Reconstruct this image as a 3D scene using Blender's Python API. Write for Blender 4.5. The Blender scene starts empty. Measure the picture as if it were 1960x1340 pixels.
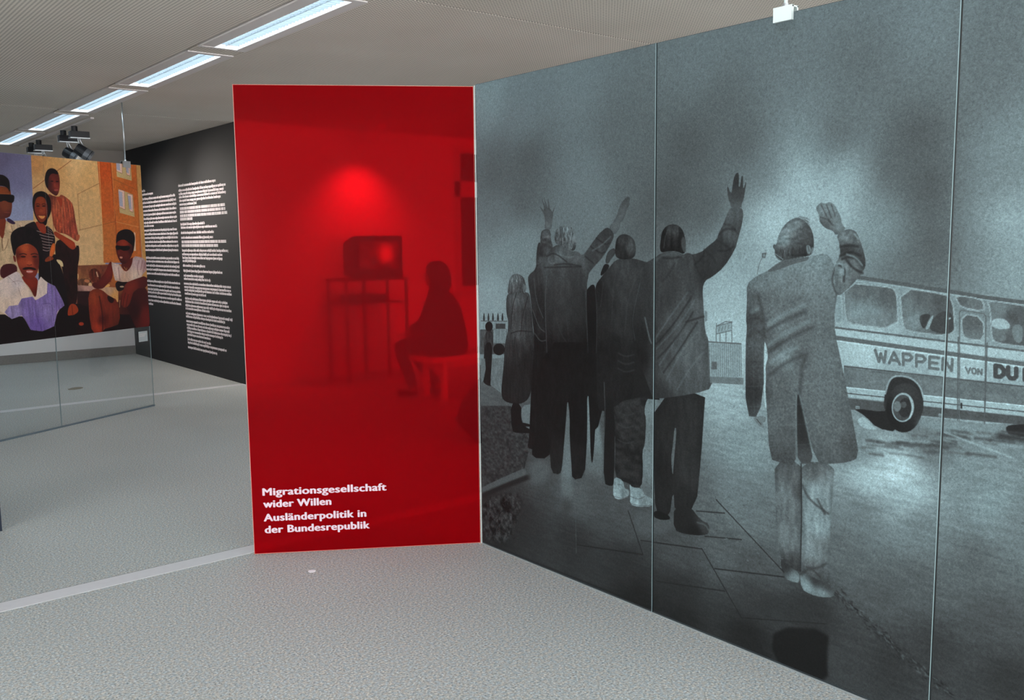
import bpy, bmesh, math, random
import numpy as np
from mathutils import Matrix, Vector

# ------------------------------------------------------------------ camera
# world: X and Y run along the two wall directions of the hall, Z up, metres
FPX, PITCH, ROLL, YAW, HCAM = 1744.6, 0.12044, -0.01144, 0.685, 1.6
_cp, _sp, _cr, _sr = math.cos(PITCH), math.sin(PITCH), math.cos(ROLL), math.sin(ROLL)
_f = np.array([0, _cp, -_sp]); _u = np.array([0, _sp, _cp]); _x = np.array([1.0, 0, 0])
_x, _u = _cr * _x + _sr * _u, -_sr * _x + _cr * _u
_W = np.array([[math.cos(YAW), math.sin(YAW), 0], [-math.sin(YAW), math.cos(YAW), 0], [0, 0, 1]])
CX, CU, CF = _W @ _x, _W @ _u, _W @ _f
EYE = np.array([0, 0, HCAM])
scene = bpy.context.scene
col = scene.collection
cam_d = bpy.data.cameras.new('camera')
cam_d.sensor_fit = 'HORIZONTAL'; cam_d.sensor_width = 36.0; cam_d.lens = FPX / 1960 * 36
cam_d.clip_start = 0.05; cam_d.clip_end = 200
cam = bpy.data.objects.new('camera', cam_d); col.objects.link(cam)
_m = np.eye(4); _m[:3, 0] = CX; _m[:3, 1] = CU; _m[:3, 2] = -CF; _m[:3, 3] = EYE
cam.matrix_world = Matrix(_m.tolist())
scene.camera = cam
# ------------------------------------------------------------------ world light and exposure
world = bpy.data.worlds.new('daylight'); scene.world = world
world.use_nodes = True
_bg = world.node_tree.nodes['Background']
_bg.inputs[0].default_value = (0.94, 0.98, 1.0, 1); _bg.inputs[1].default_value = 10.0
scene.view_settings.view_transform = 'Standard'; scene.view_settings.look = 'None'
scene.view_settings.gamma = 1.0; scene.view_settings.use_curve_mapping = False
scene.view_settings.exposure = 0.0
# two unseen windows added for light: in the left wall and behind the camera
DAY = [((-5.0, 0.2, 1.75), (0, math.radians(-90), 0), 1.9, 6.6), ((4.6, -4.0, 1.75), (math.radians(90), 0, 0), 7.6, 1.9)]
for _loc, _rot, _sx, _sy in DAY:
    _l = bpy.data.lights.new('added_window_portal', 'AREA'); _l.shape = 'RECTANGLE'; _l.size = _sx; _l.size_y = _sy
    _l.cycles.is_portal = True
    _o = bpy.data.objects.new('added_window_portal', _l); col.objects.link(_o); _o.location = _loc; _o.rotation_euler = _rot

# ------------------------------------------------------------------ pixel -> place
def ray(px, py):
    px = np.asarray(px, float); py = np.asarray(py, float)
    return CX * ((px - 980) / FPX)[..., None] + CU * ((670 - py) / FPX)[..., None] + CF
def on_plane(px, py, p0, n):
    d = ray(px, py); p0 = np.asarray(p0, float); n = np.asarray(n, float)
    t = ((p0 - EYE) @ n) / (d @ n)
    return EYE + d * t[..., None]
def on_floor(px, py, z=0.0): return on_plane(px, py, (0, 0, z), (0, 0, 1))
def on_x(px, py, X): return on_plane(px, py, (X, 0, 0), (1, 0, 0))
def on_y(px, py, Y): return on_plane(px, py, (0, Y, 0), (0, 1, 0))

# ------------------------------------------------------------------ materials
def srgb(r, g=None, b=None):
    if g is None: r, g, b = r
    f = lambda v: (v / 255) / 12.92 if v / 255 <= 0.04045 else ((v / 255 + 0.055) / 1.055) ** 2.4
    return (f(r), f(g), f(b), 1)
def new_mat(name):
    m = bpy.data.materials.new(name); m.use_nodes = True
    return m, m.node_tree, m.node_tree.nodes['Principled BSDF']
def mat(name, c, rough=0.6, metal=0.0, var=0.0, scale=30, bump=0.0, spec=0.5):
    m, nt, p = new_mat(name)
    p.inputs['Base Color'].default_value = c; p.inputs['Roughness'].default_value = rough
    p.inputs['Metallic'].default_value = metal; p.inputs['Specular IOR Level'].default_value = spec
    if var or bump:
        tc = nt.nodes.new('ShaderNodeTexCoord'); no = nt.nodes.new('ShaderNodeTexNoise')
        no.inputs['Scale'].default_value = scale; no.inputs['Detail'].default_value = 4
        nt.links.new(tc.outputs['Object'], no.inputs['Vector'])
        if var:
            mx = nt.nodes.new('ShaderNodeMix'); mx.data_type = 'RGBA'
            mx.inputs[6].default_value = tuple(x * (1 - var) for x in c[:3]) + (1,)
            mx.inputs[7].default_value = tuple(min(1, x * (1 + var)) for x in c[:3]) + (1,)
            nt.links.new(no.outputs['Fac'], mx.inputs[0]); nt.links.new(mx.outputs[2], p.inputs['Base Color'])
        if bump:
            bp = nt.nodes.new('ShaderNodeBump'); bp.inputs['Strength'].default_value = bump
            bp.inputs['Distance'].default_value = 0.01
            nt.links.new(no.outputs['Fac'], bp.inputs['Height']); nt.links.new(bp.outputs[0], p.inputs['Normal'])
    return m
def emit(name, c, s):
    m, nt, p = new_mat(name)
    p.inputs['Base Color'].default_value = (0.8, 0.8, 0.8, 1)
    p.inputs['Emission Color'].default_value = c; p.inputs['Emission Strength'].default_value = s
    return m

def floor_mat():
    m, nt, p = new_mat('speckled_floor'); N = nt.nodes; L = nt.links
    tc = N.new('ShaderNodeTexCoord')
    n1 = N.new('ShaderNodeTexNoise'); n1.inputs['Scale'].default_value = 110; n1.inputs['Detail'].default_value = 3
    n1.inputs['Roughness'].default_value = 0.75
    n2 = N.new('ShaderNodeTexNoise'); n2.inputs['Scale'].default_value = 60; n2.inputs['Detail'].default_value = 2
    n3 = N.new('ShaderNodeTexNoise'); n3.inputs['Scale'].default_value = 0.8; n3.inputs['Detail'].default_value = 2
    for n in (n1, n2, n3): L.new(tc.outputs['Object'], n.inputs['Vector'])
    r = N.new('ShaderNodeValToRGB'); e = r.color_ramp.elements
    e[0].position = 0.33; e[0].color = srgb(112, 114, 115)
    e[1].position = 0.66; e[1].color = srgb(238, 238, 234)
    a = e.new(0.43); a.color = srgb(168, 170, 169)
    a = e.new(0.56); a.color = srgb(198, 200, 197)
    L.new(n1.outputs['Fac'], r.inputs[0])
    r2 = N.new('ShaderNodeValToRGB'); e = r2.color_ramp.elements
    e[0].position = 0.38; e[0].color = (0.86, 0.97, 1.06, 1); e[1].position = 0.62; e[1].color = (1.08, 1.0, 0.92, 1)
    L.new(n2.outputs['Fac'], r2.inputs[0])
    mx = N.new('ShaderNodeMix'); mx.data_type = 'RGBA'; mx.blend_type = 'MULTIPLY'; mx.inputs[0].default_value = 0.8
    L.new(r.outputs[0], mx.inputs[6]); L.new(r2.outputs[0], mx.inputs[7])
    r3 = N.new('ShaderNodeValToRGB'); e = r3.color_ramp.elements
    e[0].position = 0.35; e[0].color = (0.93, 0.93, 0.93, 1); e[1].position = 0.65; e[1].color = (1, 1, 1, 1)
    L.new(n3.outputs['Fac'], r3.inputs[0])
    m2 = N.new('ShaderNodeMix'); m2.data_type = 'RGBA'; m2.blend_type = 'MULTIPLY'; m2.inputs[0].default_value = 1
    L.new(mx.outputs[2], m2.inputs[6]); L.new(r3.outputs[0], m2.inputs[7])
    L.new(m2.outputs[2], p.inputs['Base Color'])
    p.inputs['Roughness'].default_value = 0.55; p.inputs['Specular IOR Level'].default_value = 0.3
    return m
def ceiling_mat():
    m, nt, p = new_mat('perforated_ceiling'); N = nt.nodes; L = nt.links
    tc = N.new('ShaderNodeTexCoord')
    v = N.new('ShaderNodeTexVoronoi'); v.inputs['Scale'].default_value = 44; v.inputs['Randomness'].default_value = 0
    v.voronoi_dimensions = '2D'
    L.new(tc.outputs['Object'], v.inputs['Vector'])
    r = N.new('ShaderNodeValToRGB'); e = r.color_ramp.elements
    e[0].position = 0.24; e[0].color = srgb(164, 156, 147); e[1].position = 0.34; e[1].color = srgb(240, 231, 221)
    L.new(v.outputs['Distance'], r.inputs[0])
    n3 = N.new('ShaderNodeTexNoise'); n3.inputs['Scale'].default_value = 0.9
    L.new(tc.outputs['Object'], n3.inputs['Vector'])
    r3 = N.new('ShaderNodeValToRGB'); e = r3.color_ramp.elements
    e[0].position = 0.35; e[0].color = (0.9, 0.89, 0.88, 1); e[1].position = 0.65; e[1].color = (1, 1, 1, 1)
    L.new(n3.outputs['Fac'], r3.inputs[0])
    m2 = N.new('ShaderNodeMix'); m2.data_type = 'RGBA'; m2.blend_type = 'MULTIPLY'; m2.inputs[0].default_value = 1
    L.new(r.outputs[0], m2.inputs[6]); L.new(r3.outputs[0], m2.inputs[7])
    L.new(m2.outputs[2], p.inputs['Base Color']); p.inputs['Roughness'].default_value = 0.9
    p.inputs['Specular IOR Level'].default_value = 0.1
    return m
def glass_mat(name, tint, gloss=0.06, rough=0.03):
    m, nt, p = new_mat(name); N = nt.nodes; L = nt.links; N.remove(p)
    out = N['Material Output']; t = N.new('ShaderNodeBsdfTransparent'); t.inputs[0].default_value = tint
    g = N.new('ShaderNodeBsdfGlossy'); g.inputs['Roughness'].default_value = rough
    mx = N.new('ShaderNodeMixShader'); lw = N.new('ShaderNodeFresnel'); lw.inputs[0].default_value = 1.25
    L.new(lw.outputs[0], mx.inputs[0]); L.new(t.outputs[0], mx.inputs[1]); L.new(g.outputs[0], mx.inputs[2])
    L.new(mx.outputs[0], out.inputs[0])
    return m
def red_glass_mat():
    m, nt, p = new_mat('red_translucent_acrylic'); N = nt.nodes; L = nt.links; N.remove(p)
    out = N['Material Output']
    rf = N.new('ShaderNodeBsdfRefraction'); rf.inputs['Color'].default_value = (0.70, 0.0012, 0.005, 1)
    rf.inputs['Roughness'].default_value = 0.28; rf.inputs['IOR'].default_value = 1.0235
    r0 = N.new('ShaderNodeBsdfTransparent'); r0.inputs[0].default_value = rf.inputs['Color'].default_value
    mr = N.new('ShaderNodeMixShader'); mr.inputs[0].default_value = 0.40; L.new(rf.outputs[0], mr.inputs[1]); L.new(r0.outputs[0], mr.inputs[2])
    df = N.new('ShaderNodeBsdfDiffuse'); df.inputs[0].default_value = (0.5, 0.001, 0.007, 1)
    m1 = N.new('ShaderNodeMixShader'); m1.inputs[0].default_value = 0.26
    L.new(mr.outputs[0], m1.inputs[1]); L.new(df.outputs[0], m1.inputs[2])
    g = N.new('ShaderNodeBsdfGlossy'); g.inputs['Roughness'].default_value = 0.16
    fr = N.new('ShaderNodeFresnel'); fr.inputs[0].default_value = 1.16
    m2 = N.new('ShaderNodeMixShader'); L.new(fr.outputs[0], m2.inputs[0])
    L.new(m1.outputs[0], m2.inputs[1]); L.new(g.outputs[0], m2.inputs[2]); L.new(m2.outputs[0], out.inputs[0])
    return m
def clear_mat(name, c):
    m, nt, p = new_mat(name); N = nt.nodes; N.remove(p)
    t = N.new('ShaderNodeBsdfTransparent'); t.inputs[0].default_value = c
    nt.links.new(t.outputs[0], N['Material Output'].inputs[0])
    return m
def print_mat(name, img, rough=0.35, spec=0.35):
    m, nt, p = new_mat(name); N = nt.nodes; L = nt.links
    t = N.new('ShaderNodeTexImage'); t.image = img; t.extension = 'EXTEND'
    uv = N.new('ShaderNodeUVMap'); uv.uv_map = 'print'
    L.new(uv.outputs[0], t.inputs[0]); L.new(t.outputs[0], p.inputs['Base Color'])
    p.inputs['Roughness'].default_value = rough; p.inputs['Specular IOR Level'].default_value = spec
    return m

M = dict(
    floor=floor_mat(), ceil=ceiling_mat(),
    white_wall=mat('white_paint', srgb(228, 229, 229), 0.8, var=0.03, scale=3),
    upper_wall=mat('upper_wall_grey', srgb(170, 164, 156), 0.85, var=0.04, scale=3),
    black_wall=mat('black_paint', srgb(36, 37, 40), 0.75, var=0.06, scale=4, spec=0.3),
    granite=mat('grey_granite', srgb(122, 120, 116), 0.6, var=0.25, scale=60),
    marble=mat('pale_marble_strip', srgb(214, 213, 216), 0.5, var=0.06, scale=25),
    backing=mat('dark_void', srgb(40, 36, 34), 0.9),
    frame=mat('light_frame', srgb(226, 218, 216), 0.5, var=0.02),
    slat=mat('louvre_aluminium', srgb(146, 156, 162), 0.5, 0.0),
    lamp=emit('fluorescent_diffuser', (0.78, 0.92, 1.0, 1), 13.0),
    black_metal=mat('black_metal', srgb(24, 26, 32), 0.45, spec=0.5, var=0.05),
    chrome=mat('satin_steel', srgb(200, 204, 208), 0.3, 0.9),
    silver=mat('grey_spot_shade', srgb(120, 124, 130), 0.4, 0.6),
    joint=mat('dark_joint', srgb(70, 70, 72), 0.8), white_metal=mat('white_clamp', srgb(228, 240, 238), 0.4),
    vinyl=mat('white_vinyl', srgb(236, 228, 232), 0.6),
    red_text=mat('pale_pink_vinyl', srgb(240, 214, 226), 0.6),
    edge=mat('pale_glass_edge', srgb(156, 180, 184), 0.3), edge_dark=mat('dark_glass_edge', srgb(50, 58, 62), 0.3), thin_rail=mat('grey_rail', srgb(150, 156, 158), 0.4),
    red_edge=mat('pale_red_edge', srgb(236, 150, 136), 0.4),
    clear=glass_mat('clear_glass', (0.975, 0.99, 0.995, 1)),
    red=red_glass_mat(), red_clear=clear_mat('red_back_face', (0.97, 0.93, 0.93, 1)),
    navy=mat('navy_laminate', srgb(22, 30, 52), 0.5, var=0.1),
    tv=mat('black_tv_plastic', srgb(20, 20, 22), 0.5),
    stand=mat('grey_steel_stand', srgb(120, 120, 122), 0.45, 0.4),
    wood=mat('pale_bench_wood', srgb(222, 210, 196), 0.55, var=0.08, scale=12),
    coat=mat('dark_coat_cloth', srgb(34, 34, 40), 0.9, var=0.15, bump=0.2),
    trousers=mat('dark_trouser_cloth', srgb(40, 40, 48), 0.9, var=0.15, bump=0.2),
    skin=mat('skin', srgb(150, 100, 78), 0.6, var=0.05),
    hair=mat('dark_hair', srgb(30, 24, 22), 0.7, var=0.3, scale=90, bump=0.4),
    shoe=mat('black_leather', srgb(22, 20, 20), 0.4),
    cushion=mat('dark_upholstery', srgb(30, 30, 34), 0.85, var=0.15, bump=0.2),
    wframe=mat('window_frame_white', srgb(205, 205, 205), 0.5),
    wglass=mat('dark_window_glass', srgb(34, 38, 44), 0.15),
    paper=mat('white_paper', srgb(244, 240, 244), 0.7),
    stain=mat('brown_stain', srgb(136, 128, 112), 0.8, var=0.2, scale=40),
)

# ------------------------------------------------------------------ mesh helpers
class MB:
    def __init__(s): s.v = []; s.f = []; s.mi = []
    def face(s, idx, mi=0): s.f.append(idx); s.mi.append(mi)
    def hexa(s, p, mi=0, mis=None):            # p: 4 bottom (ccw) + 4 top
        b = len(s.v); s.v += [tuple(map(float, q)) for q in p]
        for k, q in enumerate([(0, 3, 2, 1), (4, 5, 6, 7), (0, 1, 5, 4), (1, 2, 6, 5), (2, 3, 7, 6), (3, 0, 4, 7)]):
            s.face([b + i for i in q], mis[k] if mis else mi)
    def box(s, x0, x1, y0, y1, z0, z1, mi=0):
        s.hexa([(x0, y0, z0), (x1, y0, z0), (x1, y1, z0), (x0, y1, z0), (x0, y0, z1), (x1, y0, z1), (x1, y1, z1), (x0, y1, z1)], mi)
    def tube(s, p0, p1, r0, r1=None, n=12, mi=0, cap=True):
        p0 = Vector(p0); p1 = Vector(p1); r1 = r0 if r1 is None else r1
        d = (p1 - p0).normalized(); a = d.orthogonal().normalized(); c = d.cross(a)
        b = len(s.v)
        for p, r in ((p0, r0), (p1, r1)):
            for k in range(n):
                t = 2 * math.pi * k / n; s.v.append(tuple(p + (a * math.cos(t) + c * math.sin(t)) * r))
        for k in range(n):
            s.face([b + k, b + (k + 1) % n, b + n + (k + 1) % n, b + n + k], mi)
        if cap: s.face([b + k for k in range(n)][::-1], mi); s.face([b + n + k for k in range(n)], mi)
    def build(s, name, mats, parent=None, smooth=False, bevel=0.0, loc=None):
        me = bpy.data.meshes.new(name)
        v = s.v if loc is None else [(a - loc[0], b - loc[1], c - loc[2]) for a, b, c in s.v]
        me.from_pydata(v, [], s.f)
        for m in (mats if isinstance(mats, (list, tuple)) else [mats]): me.materials.append(m)
        me.polygons.foreach_set('material_index', s.mi)
        if smooth: me.polygons.foreach_set('use_smooth', [True] * len(s.f))
        bm = bmesh.new(); bm.from_mesh(me); bmesh.ops.recalc_face_normals(bm, faces=bm.faces)
        if bevel: bmesh.ops.bevel(bm, geom=list(bm.edges), offset=bevel, segments=2, affect='EDGES', profile=0.6)
        bm.to_mesh(me); bm.free(); me.update()
        o = bpy.data.objects.new(name, me); col.objects.link(o)
        if loc is not None: o.location = loc
        if parent: put(o, parent)
        return o
def put(o, parent):                             # parent an object that was built in world coordinates
    o.parent = parent
    o.matrix_parent_inverse = Matrix.Translation(-Vector(parent.location)) if parent.type == 'EMPTY' else Matrix.Identity(4)
def tag(o, label, cat, group=None):
    o['label'] = label; o['category'] = cat
    if group: o['group'] = group
    return o
def thing(name, label, cat, loc=(0, 0, 0), group=None):
    o = bpy.data.objects.new(name, None); col.objects.link(o); o.location = loc; o.empty_display_size = 0.1
    return tag(o, label, cat, group)
def struct(o): o['kind'] = 'structure'; return o
def copy_tree(o, shift, label, parent=None):
    c = o.copy(); col.objects.link(c)
    if parent is None:
        c.location = Vector(o.location) + Vector(shift); c['label'] = label
    else:
        c.parent = parent; c.matrix_parent_inverse = o.matrix_parent_inverse.copy()
    for ch in [k for k in bpy.data.objects if k.parent == o]: copy_tree(ch, shift, label, c)
    return c
MURAL_GAIN, PHOTO_GAIN = 1.07, 1.0

# ------------------------------------------------------------------ painting the flat prints (panel space, metres -> print pixels)
def chaikin(p, n, closed=True):
    p = np.asarray(p, float)
    for _ in range(n):
        if closed:
            q = np.roll(p, -1, 0); p = np.stack([p * .75 + q * .25, p * .25 + q * .75], 1).reshape(-1, 2)
        else:
            a, b = p[:-1], p[1:]
            m = np.stack([a * .75 + b * .25, a * .25 + b * .75], 1).reshape(-1, 2)
            p = np.concatenate([p[:1], m, p[-1:]])
    return p
def boxblur(a, r):
    for ax in (0, 1):
        for _ in range(2):
            k = int(max(1, r)); pad = [(0, 0)] * a.ndim; pad[ax] = (k + 1, k)
            c = np.cumsum(np.pad(a, pad, mode='edge'), axis=ax, dtype=np.float64)
            n = a.shape[ax]; sl = [slice(None)] * a.ndim; s2 = list(sl)
            sl[ax] = slice(2 * k + 1, 2 * k + 1 + n); s2[ax] = slice(0, n)
            a = ((c[tuple(sl)] - c[tuple(s2)]) / (2 * k + 1)).astype(np.float32)
    return a
def vnoise(h, w, sy, sx, seed):
    rs = np.random.RandomState(seed)
    gy, gx = int(h / sy) + 3, int(w / sx) + 3
    g = rs.rand(gy, gx).astype(np.float32)
    y = np.arange(h) / sy; x = np.arange(w) / sx
    iy = y.astype(int); ix = x.astype(int); fy = (y - iy)[:, None]; fx = (x - ix)[None]
    fy = fy * fy * (3 - 2 * fy); fx = fx * fx * (3 - 2 * fx)
    a = g[iy][:, ix]; b = g[iy][:, ix + 1]; c = g[iy + 1][:, ix]; d = g[iy + 1][:, ix + 1]
    return (a * (1 - fx) + b * fx) * (1 - fy) + (c * (1 - fx) + d * fx) * fy - 0.5
class Canvas:
    def __init__(s, w, h, tocv): s.w, s.h, s.tocv = w, h, tocv; s.a = np.zeros((h, w, 3), np.float32)
    def pts(s, p, z=None):
        p = np.asarray(p, float)
        if z: p = p / z[2] + np.array(z[:2])
        return s.tocv(p), p
    def mask(s, c):
        SS = 3
        x0 = int(max(0, np.floor(c[:, 0].min()) - 1)); x1 = int(min(s.w, np.ceil(c[:, 0].max()) + 2))
        y0 = int(max(0, np.floor(c[:, 1].min()) - 1)); y1 = int(min(s.h, np.ceil(c[:, 1].max()) + 2))
        if x1 <= x0 or y1 <= y0: return None
        W, Hh = x1 - x0, (y1 - y0) * SS
        d = np.zeros((Hh, W + 2), np.float64)
        px = c[:, 0] - x0; py = (c[:, 1] - y0) * SS
        for i in range(len(c)):
            ax, ay, bx, by = px[i - 1], py[i - 1], px[i], py[i]
            if ay == by: continue
            sg = 1.0 if by > ay else -1.0
            if sg < 0: ax, ay, bx, by = bx, by, ax, ay
            r = np.arange(max(0, math.ceil(ay - .5)), min(Hh, math.ceil(by - .5)))
            if not len(r): continue
            xs = np.clip(ax + (r + .5 - ay) * (bx - ax) / (by - ay), 0, W)
            k = xs.astype(int); fr = xs - k
            np.add.at(d, (r, k), sg * (1 - fr)); np.add.at(d, (r, k + 1), sg * fr)
        m = np.clip(np.abs(np.cumsum(d, 1)[:, :W]), 0, 1).reshape(y1 - y0, SS, W).mean(1)
        return m.astype(np.float32), x0, y0, x1, y1
    def colour(s, c, z, x0, y0, x1, y1):
        if not isinstance(c, list): return np.array(c, np.float32)[None, None]
        step = 4
        yy, xx = np.mgrid[y0:y1 + step:step, x0:x1 + step:step].astype(np.float32)
        num = 0; den = 0
        for (px, py, cc) in c:
            q = s.pts([(px, py)], z)[0][0]
            w = 1.0 / ((xx - q[0]) ** 2 + (yy - q[1]) ** 2 + 30.0) ** 1.5
            num = num + w[..., None] * np.array(cc, np.float32); den = den + w
        g = (num / den[..., None]).astype(np.float32)
        g = np.repeat(np.repeat(g, step, 0), step, 1)[:y1 - y0, :x1 - x0]
        return boxblur(g, max(2, int(min(g.shape[:2]) * .018)))
    def blend(s, m, c, x0, y0, x1, y1, alpha=1.0):
        v = s.a[y0:y1, x0:x1]; m = (m * alpha)[..., None]; v[:] = v * (1 - m) + c * m
    def fill(s, p, c, z=None, smooth=2, alpha=1.0, blur=0, tex=0.0, ts=(14, 6), vol=0.0, seed=1):
        cv, _ = s.pts(p, z)
        if smooth: cv = chaikin(cv, smooth)
        if blur:
            pad = blur * 3
            cv2 = np.concatenate([cv, [[cv[:, 0].min() - pad, cv[:, 1].min() - pad]], [[cv[:, 0].max() + pad, cv[:, 1].max() + pad]]])
            r = s.mask(cv)
            if r is None: return
            m, x0, y0, x1, y1 = r
            X0, Y0, X1, Y1 = max(0, x0 - pad), max(0, y0 - pad), min(s.w, x1 + pad), min(s.h, y1 + pad)
            M2 = np.zeros((Y1 - Y0, X1 - X0), np.float32); M2[y0 - Y0:y1 - Y0, x0 - X0:x1 - X0] = m
            m, x0, y0, x1, y1 = boxblur(M2, blur), X0, Y0, X1, Y1
        else:
            r = s.mask(cv)
            if r is None: return
            m, x0, y0, x1, y1 = r
        g = s.colour(c, z, x0, y0, x1, y1) + np.zeros(m.shape + (1,), np.float32)
        if tex: g = g * (1 + tex * 2 * vnoise(y1 - y0, x1 - x0, ts[0], ts[1], seed) + tex * vnoise(y1 - y0, x1 - x0, 3, 3, seed + 5))[..., None]
        if vol:
            k = max(3, int(min(m.shape) * 0.12)); mm = np.pad(m, k); b = boxblur(mm, k)[k:-k, k:-k]
            g = g * (1 + vol * (b - 0.7))[..., None]
        s.blend(m, g, x0, y0, x1, y1, alpha)
    def stroke(s, p, w, c, z=None, smooth=2, alpha=1.0, soft=1.0, taper=False):
        cv, pp = s.pts(p, z)
        q = s.tocv(pp + np.array([0, 1.0])); sc = float(np.mean(np.hypot(*(q - cv).T)))
        w = w / (z[2] if z else 1.0) * sc
        if smooth and len(cv) > 2:
            if np.allclose(cv[0], cv[-1]): cv = chaikin(cv[:-1], smooth); cv = np.concatenate([cv, cv[:1]])
            else: cv = chaikin(cv, smooth, False)
        if soft >= 3: alpha = min(1.0, alpha * 1.6)
        pad = w + soft + 2
        x0 = int(max(0, cv[:, 0].min() - pad)); x1 = int(min(s.w, cv[:, 0].max() + pad))
        y0 = int(max(0, cv[:, 1].min() - pad)); y1 = int(min(s.h, cv[:, 1].max() + pad))
        if x1 <= x0 or y1 <= y0: return
        yy, xx = np.mgrid[y0:y1, x0:x1].astype(np.float32) + 0.5
        best = np.full(xx.shape, -1e9, np.float32); n = len(cv) - 1
        for i in range(n):
            a, b = cv[i], cv[i + 1]; d = b - a; l2 = max(1e-6, d @ d)
            t = np.clip(((xx - a[0]) * d[0] + (yy - a[1]) * d[1]) / l2, 0, 1)
            dist = np.hypot(xx - a[0] - t * d[0], yy - a[1] - t * d[1])
            ww = w / 2
            if taper: ww = w / 2 * (1 - 0.75 * (i + t) / n)
            best = np.maximum(best, ww - dist)
        s.blend(np.clip(best / soft + 0.5, 0, 1), np.array(c, np.float32)[None, None], x0, y0, x1, y1, alpha)
    def ell(s, x, y, rx, ry, c, z=None, rot=0.0, **k):
        t = np.linspace(0, 2 * np.pi, 28, endpoint=False); a = np.cos(t) * rx; b = np.sin(t) * ry
        s.fill(np.stack([x + a * math.cos(rot) - b * math.sin(rot), y + a * math.sin(rot) + b * math.cos(rot)], 1), c, z, smooth=0, **k)
    def image(s, name, gain=1.0):
        a = np.clip(s.a / 255.0 * gain, 0, 1)[::-1]
        buf = np.ones((s.h, s.w, 4), np.float32); buf[..., :3] = a
        im = bpy.data.images.new(name, s.w, s.h, alpha=False); im.colorspace_settings.name = 'sRGB'
        im.pixels.foreach_set(buf.ravel()); im.update(); im.pack()
        return im

GLYPH = dict(
    W=[[(0, 1), (.25, 0), (.5, .75), (.75, 0), (1, 1)]], A=[[(0, 0), (.5, 1), (1, 0)], [(.2, .3), (.8, .3)]],
    P=[[(.1, 0), (.1, 1), (.7, 1), (.95, .75), (.7, .45), (.1, .45)]], E=[[(.95, 1), (.1, 1), (.1, 0), (.95, 0)], [(.1, .5), (.8, .5)]],
    N=[[(.1, 0), (.1, 1), (.9, 0), (.9, 1)]], V=[[(0, 1), (.5, 0), (1, 1)]],
    O=[[(.1, .25), (.1, .75), (.3, 1), (.7, 1), (.9, .75), (.9, .25), (.7, 0), (.3, 0), (.1, .25)]],
    D=[[(.1, 0), (.1, 1), (.6, 1), (.92, .7), (.92, .3), (.6, 0), (.1, 0)]],
    U=[[(.1, 1), (.1, .25), (.3, 0), (.7, 0), (.9, .25), (.9, 1)]], I=[[(.5, 0), (.5, 1)]])
def lettering(cv, text, quad, c, wd, z):
    TL, TR, BR, BL = [np.array(q, float) for q in quad]; n = len(text)
    for i, ch in enumerate(text):
        for st in GLYPH[ch]:
            p = []
            for (u, v) in st:
                u = (i + 0.09 + u * 0.8) / n
                p.append((TL * (1 - u) + TR * u) * v + (BL * (1 - u) + BR * u) * (1 - v))
            cv.stroke(p, wd, c, z, smooth=0, soft=1.2)

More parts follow.
